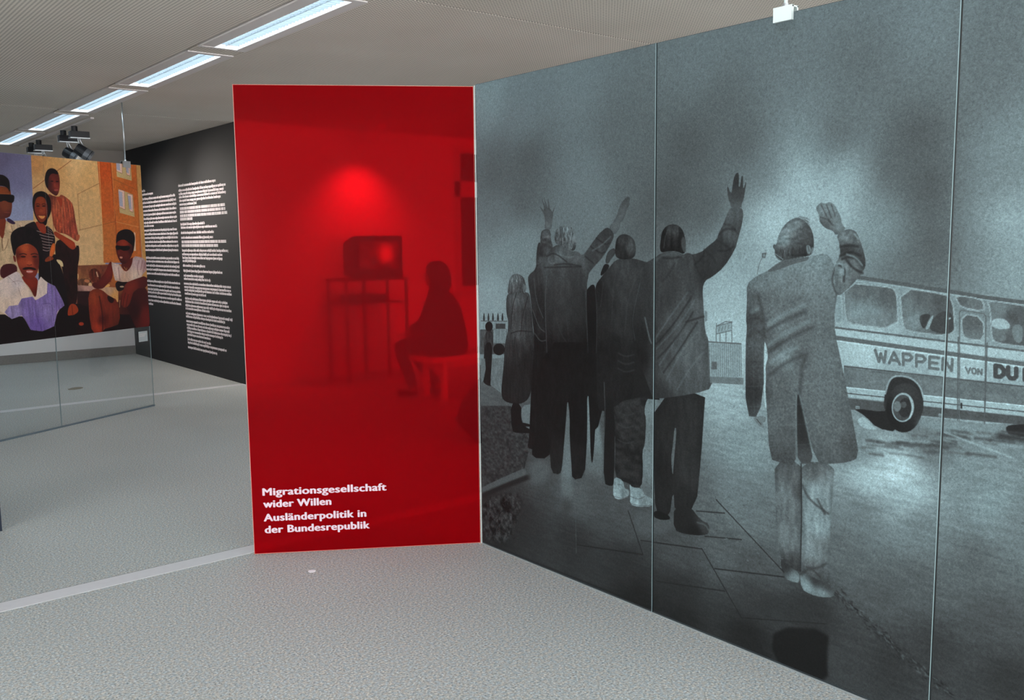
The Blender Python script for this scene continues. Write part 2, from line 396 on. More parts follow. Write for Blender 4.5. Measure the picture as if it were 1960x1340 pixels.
# ---- black and white street photograph on the three long panels
MX, MY0, MH, PW = 2.83, 3.734, 2.372, 1.2045
MLEN, MRES = 3 * PW, 480
def mural_cv(p):
    q = on_x(p[:, 0], p[:, 1], MX)
    return np.stack([(MY0 - q[:, 1]) * MRES, (MH - q[:, 2]) * MRES], 1)
def t(v):                                       # one grey of the print: neutral blacks, bluish lights
    k = min(1.0, v / 130.0)
    return (v * (1.02 - 0.13 * k), v * (0.985 + 0.015 * k), v * (0.99 + 0.035 * k))
def paint_mural():
    cv = Canvas(int(MLEN * MRES), int(MH * MRES), mural_cv)
    big = [(905, -400), (4000, -400), (4000, 4000), (905, 4000)]
    sky = [(930, 190, t(122)), (1000, 230, t(112)), (1010, 300, t(92)), (950, 330, t(96)), (1000, 380, t(96)), (950, 420, t(110)), (960, 480, t(128)), (940, 560, t(140)),
           (1100, 170, t(112)), (1180, 260, t(100)), (1120, 330, t(112)), (1140, 400, t(112)), (1000, 470, t(124)), (1220, 340, t(98)), (1240, 420, t(92)), (1270, 380, t(84)),
           (1330, 130, t(108)), (1380, 200, t(96)), (1320, 280, t(88)), (1350, 400, t(92)), (1420, 280, t(94)), (1450, 330, t(112)), (1480, 420, t(160)), (1590, 400, t(156)), (1540, 340, t(156)),
           (1560, 300, t(124)), (1620, 340, t(146)), (1600, 260, t(98)), (1390, 560, t(150)), (1400, 480, t(136)), (1390, 640, t(160)), (1680, 440, t(128)), (1700, 320, t(94)), (1760, 250, t(86)),
           (1780, 360, t(84)), (1790, 470, t(86)), (1740, 500, t(100)), (1500, 80, t(106)), (1650, 120, t(100)), (1780, 60, t(112)), (1800, 170, t(104)),
           (1900, 60, t(104)), (1880, 180, t(104)), (1930, 260, t(122)), (1880, 350, t(116)), (1920, 420, t(146)), (1860, 460, t(116)), (1950, 520, t(134)), (2200, 300, t(120)), (2400, 500, t(120))]
    cv.fill(big, sky, smooth=0)
    # ground: far road, wet pavement, wet road
    gr = [(925, 740, t(96)), (960, 700, t(100)), (980, 760, t(92)), (940, 850, t(70)), (960, 900, t(64)), (940, 960, t(56)), (950, 1010, t(52)), (1000, 1000, t(60)), (1010, 900, t(80)),
          (1100, 950, t(92)), (1100, 1040, t(60)), (1160, 950, t(84)), (1200, 1000, t(82)), (1200, 1080, t(58)), (1220, 1150, t(44)), (1290, 1060, t(78)), (1300, 1130, t(56)), (1300, 1190, t(46)),
          (1340, 960, t(96)), (1400, 950, t(112)), (1420, 860, t(130)), (1390, 760, t(150)), (1440, 1000, t(106)), (1380, 1060, t(92)), (1440, 1080, t(84)), (1440, 1150, t(66)), (1430, 1220, t(46)),
          (1560, 1180, t(60)), (1640, 1230, t(70)), (1700, 1270, t(62)), (1680, 1150, t(86)), (1620, 1060, t(98)), (1650, 980, t(112)), (1660, 915, t(160)), (1720, 905, t(172)), (1740, 950, t(152)), (1640, 860, t(120)),  # bright spot in the road: a glow on the panel, painted into the print
          (1780, 850, t(102)), (1760, 1000, t(116)), (1760, 1120, t(92)), (1780, 1240, t(66)), (1860, 1080, t(96)), (1900, 1200, t(80)), (1900, 960, t(130)), (1850, 900, t(124)), (1930, 1300, t(62)), (1950, 1000, t(112)), (2300, 1100, t(90))]
    cv.fill([(905, 700), (1240, 716), (1430, 728), (1640, 790), (1960, 850), (2600, 1000), (4000, 1200), (4000, 4000), (905, 4000)], gr, smooth=0, tex=0.05, ts=(4, 22))
    # far left: railings, van, standing figure
    z6 = (900, 320, 3.722); z7 = (900, 660, 3.35)
    cv.fill([(70, 1165), (260, 1165), (260, 1340), (70, 1340)], t(86), z6, smooth=0, tex=.1)
    cv.fill([(75, 1100), (262, 1100), (262, 1170), (75, 1165)], t(134), z6, smooth=0, tex=.06)
    for x in (98, 130, 162, 198, 230): cv.fill([(x - 8, 1100), (x - 5, 1060), (x, 1040), (x + 5, 1060), (x + 8, 1100)], t(66), z6, smooth=1)
    cv.stroke([(75, 1102), (262, 1104)], 5, t(84), z6); cv.stroke([(75, 1165), (262, 1165)], 4, t(78), z6)
    cv.fill([(165, 1115), (255, 1115), (258, 1262), (165, 1262)], t(122), z6, smooth=0, tex=.05)
    cv.fill([(182, 1122), (250, 1122), (250, 1158), (182, 1158)], t(72), z6, smooth=0); cv.stroke([(205, 1115), (205, 1262)], 4, t(90), z6)
    cv.ell(205, 1305, 42, 42, t(46), z6)
    cv.ell(134, 1142, 27, 36, t(46), z6); cv.fill([(108, 1180), (150, 1168), (164, 1200), (162, 1290), (150, 1345), (98, 1345), (96, 1250)], t(66), z6, tex=.15)
    cv.fill([(92, -10), (142, -10), (140, 120), (128, 240), (146, 272), (110, 270), (76, 240), (84, 160)], t(46), z7, tex=.1)
    cv.fill([(70, 95), (95, 95), (100, 160), (84, 240), (70, 250)], t(110), z7, smooth=0); cv.fill([(140, 95), (235, 90), (215, 330), (130, 265)], t(112), z7, smooth=0, tex=.08)
    cv.fill([(325, 400), (412, 385), (408, 640), (395, 640), (380, 560), (330, 500)], t(112), z7, smooth=1)
    # kerb, gully and cobbles at the lower left
    cv.fill([(70, 400), (260, 400), (390, 640), (345, 815), (85, 930), (60, 930)], t(66), z7, smooth=0, tex=.2, ts=(5, 9))
    cv.stroke([(60, 955), (200, 888), (345, 826)], 42, t(92), z7, soft=2); cv.stroke([(60, 985), (210, 920), (400, 850)], 30, t(50), z7, soft=6)
    cv.fill([(60, 1000), (330, 950), (330, 1060), (250, 1290), (70, 1260)], t(58), z7, smooth=1, tex=.4, ts=(9, 9), blur=4)
    for k in range(60):
        rs = random.Random(k); x = 90 + rs.random() * 220; y = 1000 + rs.random() * 260
        cv.stroke([(x, y), (x + rs.uniform(-25, 25), y + rs.uniform(5, 35))], 5, t(rs.choice((36, 44, 76))), z7, alpha=.6, soft=2)
    # light patches of wet ground seen between the legs
    cv.fill([(600, 300), (640, 300), (655, 850), (660, 1090), (585, 1100), (580, 850)], [(620, 400, t(104)), (620, 800, t(112)), (620, 900, t(104)), (620, 1080, t(74))], z7, blur=5)
    cv.fill([(745, 300), (785, 300), (860, 690), (855, 930), (730, 930), (738, 690)], [(760, 350, t(122)), (780, 600, t(118)), (790, 760, t(104)), (790, 910, t(86))], z7, blur=4)
    cv.fill([(385, 745), (500, 745), (515, 820), (490, 900), (375, 910)], t(94), z7, blur=8)
    cv.fill([(1100, 340), (1200, 335), (1195, 700), (1185, 1000), (1095, 1000)], [(1150, 380, t(118)), (1150, 600, t(112)), (1140, 760, t(116)), (1140, 960, t(104))], z7, smooth=0, tex=.05)
    cv.fill([(1020, 1090), (1300, 1060), (1300, 1210), (1090, 1260)], t(88), z7, blur=7)
    # woman with a headscarf
    cv.fill([(265, 905), (255, 960), (258, 1050), (272, 1100), (268, 1180), (245, 1280), (240, 1420), (215, 1640), (260, 1690), (380, 1700), (440, 1620), (470, 1340), (445, 1150), (435, 990), (425, 905), (390, 895), (330, 885)],
            [(320, 930, t(86)), (420, 930, t(80)), (300, 1050, t(72)), (400, 1050, t(60)), (330, 1180, t(76)), (330, 1300, t(56)), (320, 1500, t(46)), (400, 1400, t(42))], z6, tex=.1, ts=(22, 5), vol=.25)
    cv.fill([(322, 760), (288, 782), (272, 840), (264, 905), (290, 912), (335, 890), (388, 912), (398, 872), (392, 812), (370, 776)], [(320, 790, t(104)), (300, 880, t(84)), (370, 840, t(74))], z6, tex=.2, ts=(16, 4), vol=.3)
    cv.fill([(378, 830), (396, 850), (402, 868), (394, 895), (382, 905), (372, 870)], t(100), z6)
    for d in (0, 16, 34): cv.stroke([(320 + d, 775), (345 + d * .8, 830), (355 + d, 890)], 3, t(66), z6, alpha=.7)
    for q in ([(330, 900), (300, 1000), (290, 1160)], [(410, 930), (370, 1080), (360, 1200)], [(290, 1190), (350, 1170), (440, 1180)], [(320, 1220), (300, 1450), (280, 1650)]): cv.stroke(q, 5, t(44), z6, alpha=.6, soft=3)
    cv.fill([(258, 375), (330, 390), (326, 480), (345, 530), (400, 560), (398, 577), (300, 575), (266, 565)], t(40), z7, smooth=1)
    cv.fill([(325, 505), (392, 520), (394, 535), (345, 532)], t(40), z7, smooth=1)
    # man half hidden, his back to us
    dark = [(480, 780, t(66)), (450, 900, t(60)), (500, 900, t(54)), (470, 1100, t(52)), (500, 1300, t(40)), (440, 1500, t(38))]
    cv.fill([(482, 540), (470, 640), (472, 730), (415, 772), (410, 820), (435, 960), (440, 1080), (455, 1200), (455, 1340), (440, 1500), (430, 1700), (420, 1950), (402, 2020), (500, 2020), (560, 1700), (560, 735), (505, 540)], dark, z6, tex=.1, ts=(20, 5))
    for q in ([(455, 800), (470, 960), (520, 1080)], [(445, 1020), (490, 1150), (530, 1180)], [(460, 1190), (500, 1250), (540, 1240)]): cv.stroke(q, 5, t(88), z6, alpha=.6, soft=3)
    # dark figure between
    cv.fill([(830, 880), (868, 838), (892, 848), (915, 1000), (930, 1340), (900, 1700), (880, 2100), (860, 2130), (850, 1700), (820, 1340), (820, 900)], [(860, 880, t(40)), (860, 1200, t(36))], z6)
    # man with both arms raised
    jk = [(540, 680, t(84)), (640, 640, t(96)), (760, 650, t(88)), (900, 560, t(74)), (980, 480, t(70)), (560, 540, t(70)), (600, 760, t(66)), (740, 760, t(64)), (640, 900, t(62)), (760, 950, t(56)), (600, 1100, t(56)), (700, 1250, t(44)), (580, 1300, t(40)), (800, 1300, t(38)), (700, 1500, t(34))]
    for a, b, w in (((497, 283), (530, 330), 13), ((512, 232), (540, 310), 14), ((529, 222), (548, 305), 14), ((555, 230), (563, 305), 13), ((601, 294), (578, 350), 14)):
        cv.stroke([b, a], w * 1.5, t(84), z6, taper=True)
    cv.fill([(522, 305), (535, 290), (565, 292), (592, 330), (585, 385), (580, 450), (528, 450), (536, 385), (525, 330)], [(550, 330, t(82)), (555, 430, t(96))], z6, vol=.2)
    cv.fill([(508, 455), (540, 443), (573, 450), (575, 520), (595, 580), (570, 640), (500, 725), (472, 720), (480, 650), (500, 590), (500, 500)], [(540, 470, t(86)), (520, 560, t(64)), (560, 600, t(76))], z6, tex=.2, ts=(6, 14), vol=.3)
    cv.fill([(985, 440), (1040, 365), (1060, 305), (1075, 262), (1108, 220), (1125, 211), (1142, 218), (1132, 262), (1142, 258), (1118, 305), (1105, 352), (1088, 382), (1068, 402), (1072, 432), (1030, 492), (1005, 455)],
            [(1110, 250, t(82)), (1080, 340, t(88)), (1030, 430, t(94))], z6, smooth=1, vol=.2)
    cv.stroke([(1126, 222), (1098, 280)], 3, t(66), z6); cv.stroke([(1112, 225), (1085, 285)], 3, t(70), z6)
    cv.fill([(472, 722), (500, 690), (560, 610), (600, 562), (650, 552), (720, 605), (762, 602), (800, 636), (832, 598), (908, 490), (940, 458), (975, 430), (1008, 450), (1028, 490), (1010, 538), (950, 642), (880, 716), (835, 778), (830, 1000), (828, 1340), (850, 1640), (830, 1640), (760, 1640), (600, 1650), (510, 1640), (545, 1340), (530, 1000), (520, 725)], jk, z6, smooth=1, tex=.08, ts=(20, 8), vol=.2)
    for q in ([(545, 640), (600, 610), (690, 680)], [(600, 700), (690, 690), (790, 710)], [(860, 570), (930, 620), (960, 610)], [(900, 510), (970, 560), (990, 545)], [(820, 640), (880, 690)], [(530, 720), (660, 715), (790, 715)]): cv.stroke(q, 6, t(46), z6, alpha=.6, soft=4)
    for q in ([(620, 620), (700, 650), (740, 640)], [(870, 600), (940, 560), (1000, 500)], [(560, 650), (560, 690), (600, 690)]): cv.stroke(q, 6, t(112), z6, alpha=.5, soft=4)
    for q in ([(535, 800), (540, 1100), (545, 1340)], [(820, 900), (830, 1100), (840, 1340)], [(600, 1000), (640, 1200), (760, 1340)], [(690, 800), (680, 1000), (700, 1200)]): cv.stroke(q, 5, t(74), z6, alpha=.35, soft=4)
    cv.fill([(604, 480), (600, 520), (612, 552), (640, 556), (700, 590), (742, 604), (758, 560), (750, 470), (735, 438), (700, 424), (650, 420), (615, 445)], [(670, 430, t(112)), (640, 500, t(78)), (720, 470, t(104)), (700, 560, t(86))], z6, tex=.25, ts=(10, 4), vol=.25)
    for k in range(26):
        rs = random.Random(k + 9); x = 606 + rs.random() * 140; cv.stroke([(x, 470 + rs.random() * 60), (x + rs.uniform(-14, 8), 432 + rs.random() * 50)], 3, t(rs.choice((66, 120, 130))), z6, alpha=.6)
    cv.fill([(706, 535), (728, 540), (732, 575), (722, 592), (708, 580)], t(106), z6); cv.stroke([(716, 550), (722, 575)], 4, t(60), z6)
    # his trousers
    cv.fill([(440, -10), (870, -10), (872, 330), (805, 600), (790, 420), (778, 318), (750, 318), (752, 480), (748, 660), (735, 860), (655, 880), (650, 780), (638, 600), (640, 470), (625, 345), (615, 480), (605, 600), (590, 800), (575, 845), (520, 830), (512, 700), (470, 500)], [(600, 50, t(36)), (560, 400, t(38)), (560, 780, t(46)), (700, 500, t(36)), (700, 820, t(42))], z7, smooth=1, tex=.08)
    cv.fill([(400, 650), (470, 500), (520, 640), (505, 740), (395, 735)], t(38), z7, smooth=1)
    for q in ([(625, 345), (612, 540), (588, 800)], [(750, 330), (750, 640)]): cv.stroke(q, 4, t(60), z7, alpha=.5)
    cv.fill([(1175, 540), (1262, 540), (1262, 768), (1238, 766), (1205, 768), (1180, 700)], t(44), smooth=0)
    # man shading his eyes
    cv.fill([(1000, 590), (1032, 578), (1038, 622), (1002, 660), (988, 692), (962, 690), (974, 620)], t(68), z6, vol=.2)
    cv.fill([(962, 688), (1002, 706), (950, 772), (925, 780), (940, 730)], t(42), z6)
    cv.fill([(1048, 652), (990, 722), (930, 795), (888, 855), (902, 1000), (898, 1340), (905, 1700), (930, 1760), (1165, 1720), (1165, 1340), (1160, 1150), (1190, 900), (1250, 770), (1310, 690), (1240, 678), (1180, 655)],
            [(1080, 690, t(70)), (1200, 720, t(64)), (1000, 800, t(58)), (960, 1000, t(50)), (1100, 900, t(62)), (1100, 1100, t(54)), (1000, 1300, t(40)), (1100, 1500, t(42)), (920, 900, t(44))], z6, tex=.07, vol=.15)
    cv.fill([(1042, 520), (1036, 560), (1032, 622), (1048, 655), (1110, 664), (1170, 652), (1184, 600), (1178, 540), (1150, 496), (1100, 478), (1062, 490)], [(1100, 500, t(66)), (1060, 600, t(48)), (1150, 570, t(74)), (1110, 640, t(46))], z6, tex=.15, vol=.25)
    for q in ([(1050, 700), (1020, 850), (1010, 1100)], [(1230, 720), (1130, 900), (1100, 1200)], [(950, 830), (930, 1000)]): cv.stroke(q, 5, t(78), z6, alpha=.35, soft=4)
    cv.fill([(925, 380), (1165, 330), (1135, 358), (1116, 430), (1130, 490), (1122, 650), (1104, 692), (1110, 820), (1100, 930), (1040, 926), (1022, 902), (985, 888), (925, 858), (935, 640), (915, 500)], [(1000, 450, t(56)), (960, 600, t(50)), (1050, 700, t(48)), (1000, 850, t(50))], z7, smooth=1, tex=.2, ts=(9, 14), vol=.2)
    cv.fill([(860, 330), (930, 380), (925, 900), (905, 920), (855, 900), (862, 600)], t(40), z7, smooth=1)
    cv.stroke([(860, 250), (868, 480), (858, 640)], 7, t(96), z7, alpha=.7, taper=True)
    for y in (60, 110, 160, 440, 520, 620): cv.stroke([(950, y), (1000, y + 26), (1050, y + 10)], 6, t(72), z7, alpha=.5, soft=4)
    cv.fill([(926, 855), (982, 880), (990, 934), (1022, 940), (1022, 985), (960, 1007), (918, 990), (918, 920)], [(950, 900, t(132)), (990, 970, t(120)), (930, 985, t(148))], z7, smooth=1, tex=.08)
    cv.fill([(1022, 900), (1040, 926), (1100, 930), (1115, 970), (1140, 986), (1174, 1000), (1172, 1050), (1080, 1052), (1025, 1036), (1028, 960)], [(1060, 950, t(138)), (1100, 1000, t(118)), (1060, 1040, t(146))], z7, smooth=1, tex=.08)
    for q in ([(925, 985), (980, 1000), (1020, 980)], [(1030, 1030), (1090, 1046), (1170, 1044)], [(1030, 985), (1080, 1005), (1120, 985)], [(945, 905), (975, 912)]): cv.stroke(q, 4, t(84), z7, alpha=.7)
    # man in the hooded jacket, one arm up
    z1 = (1200, 320, 3.722)
    cv.fill([(190, 1650), (560, 1600), (545, 1800), (530, 2050), (490, 2460), (340, 2480), (330, 2300), (300, 2520), (200, 2500), (190, 2100)], [(280, 1750, t(46)), (450, 1750, t(52)), (260, 2200, t(42)), (440, 2200, t(56)), (420, 2400, t(46))], z1, smooth=1, tex=.08, ts=(24, 6), vol=.2)
    cv.fill([(1308, 540), (1300, 640), (1286, 740), (1298, 870), (1306, 740), (1316, 640), (1322, 545)], t(98), z7, smooth=1)
    cv.fill([(335, 2420), (460, 2440), (500, 2500), (545, 2540), (580, 2550), (588, 2620), (540, 2640), (420, 2630), (330, 2600)], [(380, 2500, t(46)), (480, 2600, t(40)), (540, 2560, t(66))], z1, smooth=1)
    cv.stroke([(500, 2545), (560, 2560), (580, 2600)], 9, t(96), z1, alpha=.6, soft=4); cv.fill([(190, 2450), (300, 2490), (310, 2530), (190, 2520)], t(36), z1)
    jk = [(250, 680, t(66)), (330, 640, t(78)), (440, 680, t(70)), (560, 650, t(58)), (660, 540, t(62)), (760, 330, t(92)), (790, 420, t(76)), (720, 480, t(86)), (640, 620, t(66)), (700, 680, t(60)), (560, 760, t(56)), (330, 800, t(64)), (150, 830, t(62)),
          (420, 850, t(70)), (260, 950, t(62)), (480, 1000, t(84)), (110, 1000, t(56)), (330, 1100, t(78)), (500, 1200, t(90)), (240, 1200, t(62)), (100, 1200, t(46)), (400, 1330, t(92)), (250, 1350, t(72)), (540, 1400, t(88)), (300, 1500, t(82)), (480, 1560, t(86)), (230, 1600, t(60)), (100, 1340, t(40))]
    cv.fill([(190, 655), (240, 618), (330, 598), (400, 630), (432, 612), (470, 630), (546, 600), (562, 578), (640, 520), (650, 480), (690, 400), (718, 322), (740, 288), (812, 290), (830, 322), (822, 400), (790, 520), (770, 592), (690, 720), (600, 792), (556, 812), (536, 872), (545, 1000), (555, 1180), (582, 1240), (600, 1400), (618, 1580), (480, 1625), (190, 1665), (180, 1640), (70, 1330), (40, 1180), (36, 1120), (46, 1040), (72, 925), (92, 825), (130, 690)], jk, z1, smooth=1, tex=.07, ts=(26, 6), vol=.15)
    for k, q in enumerate([[(430, 900), (300, 1080), (200, 1230)], [(480, 960), (370, 1130), (210, 1300)], [(440, 1080), (330, 1260), (230, 1420)], [(500, 1180), (400, 1300), (280, 1520)], [(540, 1330), (440, 1450), (360, 1590)], [(250, 760), (240, 830), (290, 780), (340, 690)], [(560, 600), (620, 660), (630, 690)], [(640, 530), (700, 560), (740, 590)], [(690, 410), (750, 420), (790, 480)], [(470, 640), (500, 740), (540, 800)]]):
        cv.stroke(q, 6 if k < 5 else 9, t(120 if k < 5 else 42), z1, alpha=.30, soft=5)
    for q in ([(460, 930), (330, 1130), (205, 1270)], [(470, 1040), (350, 1230), (220, 1370)], [(500, 1110), (360, 1330), (260, 1470)], [(550, 590), (545, 640), (480, 700)], [(240, 640), (300, 660), (390, 640)], [(660, 480), (700, 440), (770, 450)], [(650, 600), (720, 600), (760, 570)], [(420, 1110), (480, 1090), (550, 1070)]): cv.stroke(q, 7, t(40), z1, alpha=.5, soft=5)
    cv.stroke([(190, 690), (230, 640), (330, 612), (400, 640)], 12, t(92), z1, alpha=.5, soft=6)
    cv.stroke([(130, 1080), (160, 1220), (175, 1260)], 10, t(104), z1, alpha=.6, soft=4)
    cv.fill([(246, 470), (240, 520), (232, 572), (240, 615), (300, 602), (350, 602), (412, 630), (420, 560), (412, 500), (392, 440), (350, 410), (300, 412), (266, 435)], [(320, 430, t(66)), (270, 520, t(40)), (350, 540, t(36)), (390, 470, t(58))], z1, tex=.25, ts=(20, 5), vol=.2)
    cv.fill([(390, 500), (412, 505), (420, 560), (412, 620), (396, 600), (385, 550)], t(74), z1); cv.stroke([(300, 425), (270, 500), (262, 580)], 5, t(84), z1, alpha=.5, soft=4)
    cv.fill([(740, 292), (735, 260), (720, 222), (712, 150), (719, 138), (732, 178), (746, 186), (750, 150), (760, 80), (776, 45), (796, 40), (797, 100), (794, 142), (806, 142), (814, 70), (826, 60), (826, 150), (834, 150), (845, 108), (850, 115), (841, 170), (832, 230), (817, 265), (814, 296)], [(775, 90, t(58)), (780, 200, t(72)), (775, 280, t(88))], z1, smooth=1)
    # lamp, hoarding and buildings
    cv.stroke([(960, 655), (940, 700), (927, 770)], 4, t(88), z1); cv.fill([(962, 618), (996, 612), (986, 652), (960, 650)], t(92), z1, smooth=0); cv.ell(976, 634, 10, 10, t(118), z1)
    cv.fill([(580, 1250), (812, 1265), (812, 1520), (590, 1500)], t(138), z1, smooth=0)
    for k in range(16): cv.stroke([(588 + k * 15, 1268), (590 + k * 15, 1500)], 4.5, t(112), z1, smooth=0)
    cv.stroke([(580, 1252), (812, 1266)], 9, t(96), z1); cv.fill([(600, 1395), (640, 1395), (640, 1450), (600, 1450)], t(96), z1, smooth=0)
    for q in ([(638, 1140), (700, 1108), (746, 1110)], [(638, 1140), (746, 1112)], [(638, 1195), (746, 1170)], [(636, 1120), (634, 1250)], [(745, 1110), (747, 1255)], [(662, 1190), (662, 1250)], [(705, 1180), (705, 1250)]): cv.stroke(q, 6, t(100), z1, smooth=0)
    cv.fill([(640, 1142), (745, 1114), (745, 1168), (640, 1192)], t(132), z1, smooth=0, alpha=.8)
    for k in range(4): cv.stroke([(652 + k * 22, 1178 - k * 5), (660 + k * 22, 1146 - k * 5)], 5, t(104), z1)
    cv.fill([(553, 1030), (572, 1036), (570, 1100), (555, 1110)], t(120), z1, smooth=0)
    cv.fill([(590, 1500), (830, 1510), (830, 1560), (590, 1545)], t(110), z1, smooth=0)
    # the coach
    z4 = (1560, 500, 3.5275)
    L = lambda x, y0, s: y0 + s * x
    def band(x0, a0, s0, a1, s1, c, x1=2600, **k): cv.fill([(x0, L(x0, a0, s0)), (x1, L(x1, a0, s0)), (x1, L(x1, a1, s1)), (x0, L(x0, a1, s1))], c, z4, smooth=0, **k)
    cv.fill([(-60, 110), (120, 90), (300, 102), (600, 150), (880, 195), (1140, 240), (1411, 275), (2300, 400), (2500, 470), (2500, 1230), (1411, 1105), (1150, 1110), (950, 1085), (730, 1062), (470, 1030), (250, 1002), (-60, 950)], [(200, 200, t(126)), (900, 300, t(122)), (1300, 330, t(116)), (300, 600, t(160)), (1000, 700, t(154)), (1400, 760, t(140)), (300, 950, t(120))], z4, smooth=0, tex=.03)
    cv.fill([(280, 100), (600, 148), (880, 193), (1140, 238), (1411, 273), (2300, 398), (2300, 425), (1411, 298), (1140, 264), (880, 220), (600, 174), (280, 126)], t(90), z4, smooth=0)
    cv.stroke([(270, 140), (500, 166), (880, 226), (1140, 268), (1411, 305)], 6, t(148), z4)
    band(130, 432, .125, 446, .125, t(96)); band(130, 446, .125, 500, .128, t(156)); band(130, 490, .142, 520, .142, t(98)); band(150, 520, .142, 530, .142, t(172))
    band(195, 690, .115, 700, .115, t(86)); band(195, 700, .115, 838, .105, t(106), tex=.06, ts=(10, 30)); band(205, 838, .105, 905, .105, t(150)); band(205, 876, .105, 882, .105, t(70)); band(205, 912, .105, 990, .09, t(82), tex=.05)
    band(205, 836, .105, 842, .105, t(180))
    win = lambda p, c, **k: (cv.fill(p, c, z4, smooth=1, **k), cv.stroke(p + [p[0]], 8, t(168), z4, smooth=1), cv.stroke(p + [p[0]], 3, t(84), z4, smooth=1, alpha=.7))
    win([(195, 150), (500, 180), (540, 200), (556, 260), (560, 468), (240, 432), (204, 400)], [(300, 200, t(98)), (500, 230, t(92)), (300, 330, t(122)), (350, 400, t(118)), (520, 400, t(110))], tex=.05)
    win([(574, 185), (885, 230), (915, 265), (935, 340), (938, 518), (620, 482), (592, 440)], [(700, 250, t(92)), (850, 290, t(86)), (660, 400, t(114)), (620, 300, t(110)), (880, 450, t(92))], tex=.05)
    win([(130, 250), (182, 225), (187, 400), (170, 422), (130, 424)], t(132))
    win([(940, 235), (1112, 260), (1136, 292), (1136, 348), (990, 320), (962, 290)], [(1040, 280, t(104)), (980, 260, t(92))])
    cv.stroke([(970, 1090), (972, 350), (985, 338), (1135, 362), (1150, 380), (1140, 1110)], 7, t(96), z4, smooth=0)
    win([(985, 360), (1130, 386), (1140, 542), (1040, 536), (990, 512)], [(1060, 420, t(92)), (1060, 520, t(108))])
    win([(1155, 268), (1411, 308), (2200, 430), (2200, 680), (1411, 585), (1220, 562), (1188, 520), (1180, 330)], [(1250, 330, t(112)), (1300, 380, t(74)), (1300, 520, t(88)), (1250, 420, t(120)), (1500, 450, t(84))])
    cv.fill([(700, 370), (790, 360), (760, 420), (740, 470), (715, 440)], t(66), z4); cv.fill([(760, 480), (800, 390), (850, 350), (900, 345), (930, 380), (935, 510)], t(70), z4, alpha=.9); cv.fill([(740, 470), (790, 375), (805, 370), (770, 470)], t(140), z4); cv.fill([(885, 395), (912, 385), (915, 398), (890, 405)], t(150), z4)
    cv.fill([(225, 330), (300, 310), (480, 335), (420, 370), (380, 350), (240, 400)], t(130), z4, blur=3, alpha=.7); cv.fill([(620, 380), (690, 350), (710, 400), (690, 470), (640, 460)], t(124), z4, blur=3, alpha=.8)
    cv.fill([(1185, 400), (1270, 390), (1320, 440), (1300, 470), (1190, 460)], t(158), z4, alpha=.8); cv.fill([(1320, 440), (1400, 430), (1400, 560), (1340, 560)], t(118), z4, alpha=.8); cv.fill([(1190, 470), (1280, 480), (1290, 555), (1200, 545)], t(104), z4)
    cv.stroke([(963, 520), (958, 1088)], 7, t(88), z4); cv.stroke([(1158, 560), (1140, 1108)], 7, t(88), z4)
    for o, c in ((5, t(172)), (0, t(104))):
        lettering(cv, 'WAPPEN', [(398 - o, 608 - o), (940 - o, 674 - o), (934 - o, 750 - o), (406 - o, 684 - o)], c, 21, z4)
        lettering(cv, 'VON', [(1008 - o, 726 - o), (1130 - o, 741 - o), (1128 - o, 776 - o), (1012 - o, 761 - o)], c, 13, z4)
        lettering(cv, 'DUI', [(1200 - o, 712 - o), (1455 - o, 748 - o), (1455 - o, 816 - o), (1200 - o, 784 - o)], c if o else t(74), 30, z4)
    cv.fill([(250, 1002), (340, 1055), (420, 1140), (560, 1166), (600, 1000), (480, 1000), (470, 1030)], t(46), z4, smooth=1)
    cv.fill([(462, 1030), (470, 900), (500, 810), (560, 780), (650, 795), (715, 860), (735, 950), (728, 1060), (600, 1080)], t(54), z4)
    cv.stroke([(475, 905), (500, 815), (545, 780), (650, 795), (712, 855), (732, 930)], 12, t(150), z4, alpha=.8)
    cv.ell(604, 1000, 122, 168, [(604, 850, t(66)), (690, 1000, t(58)), (600, 1150, t(44)), (500, 1050, t(40))], z4, rot=.06)
    cv.ell(594, 998, 76, 100, t(146), z4, rot=.06); cv.ell(592, 1000, 66, 88, t(78), z4, rot=.06); cv.ell(610, 1000, 48, 66, t(56), z4, rot=.06); cv.ell(556, 990, 26, 36, t(108), z4); cv.ell(600, 980, 20, 22, t(84), z4)
    cv.stroke([(640, 930), (662, 1000), (640, 1070)], 10, t(166), z4, alpha=.8)
    cv.fill([(1270, 1120), (1411, 1110), (1500, 1120), (1460, 1190), (1400, 1200), (1310, 1195)], t(46), z4)
    for x, y in ((288, 998), (850, 1050)): cv.fill([(x - 14, y - 10), (x + 14, y - 7), (x + 14, y + 10), (x - 14, y + 7)], t(140), z4, smooth=0); cv.stroke([(x - 10, y), (x + 10, y + 2)], 4, t(80), z4)
    cv.fill([(978, 965), (990, 968), (990, 1005), (978, 1005)], t(50), z4, smooth=0)
    # wet road below the coach
    cv.fill([(275, 1085), (330, 1055), (400, 1130), (420, 1150), (330, 1145)], t(148), z4); cv.fill([(700, 1075), (900, 1090), (1250, 1130), (1280, 1200), (900, 1170), (690, 1130)], t(126), z4, blur=5)
    for k in range(46):
        rs = random.Random(k + 40); x = 280 + rs.random() * 1000; y = 1150 + rs.random() * 170; l = 60 + rs.random() * 180
        cv.stroke([(x, y), (x + l * .5, y + l * .05), (x + l, y + l * .13)], 6 + rs.random() * 8, t(rs.choice((66, 74, 84, 140))), z4, alpha=.45, soft=5)
    cv.stroke([(870, 1165), (1060, 1240), (1330, 1340)], 8, t(150), z4, alpha=.8, soft=4)
    cv.stroke([(1250, 1190), (1411, 1215), (1500, 1230)], 34, t(52), z4, alpha=.7, soft=12)
    # man in the checked jacket
    z2 = (1400, 360, 3.35); z3 = (1400, 740, 2.913)
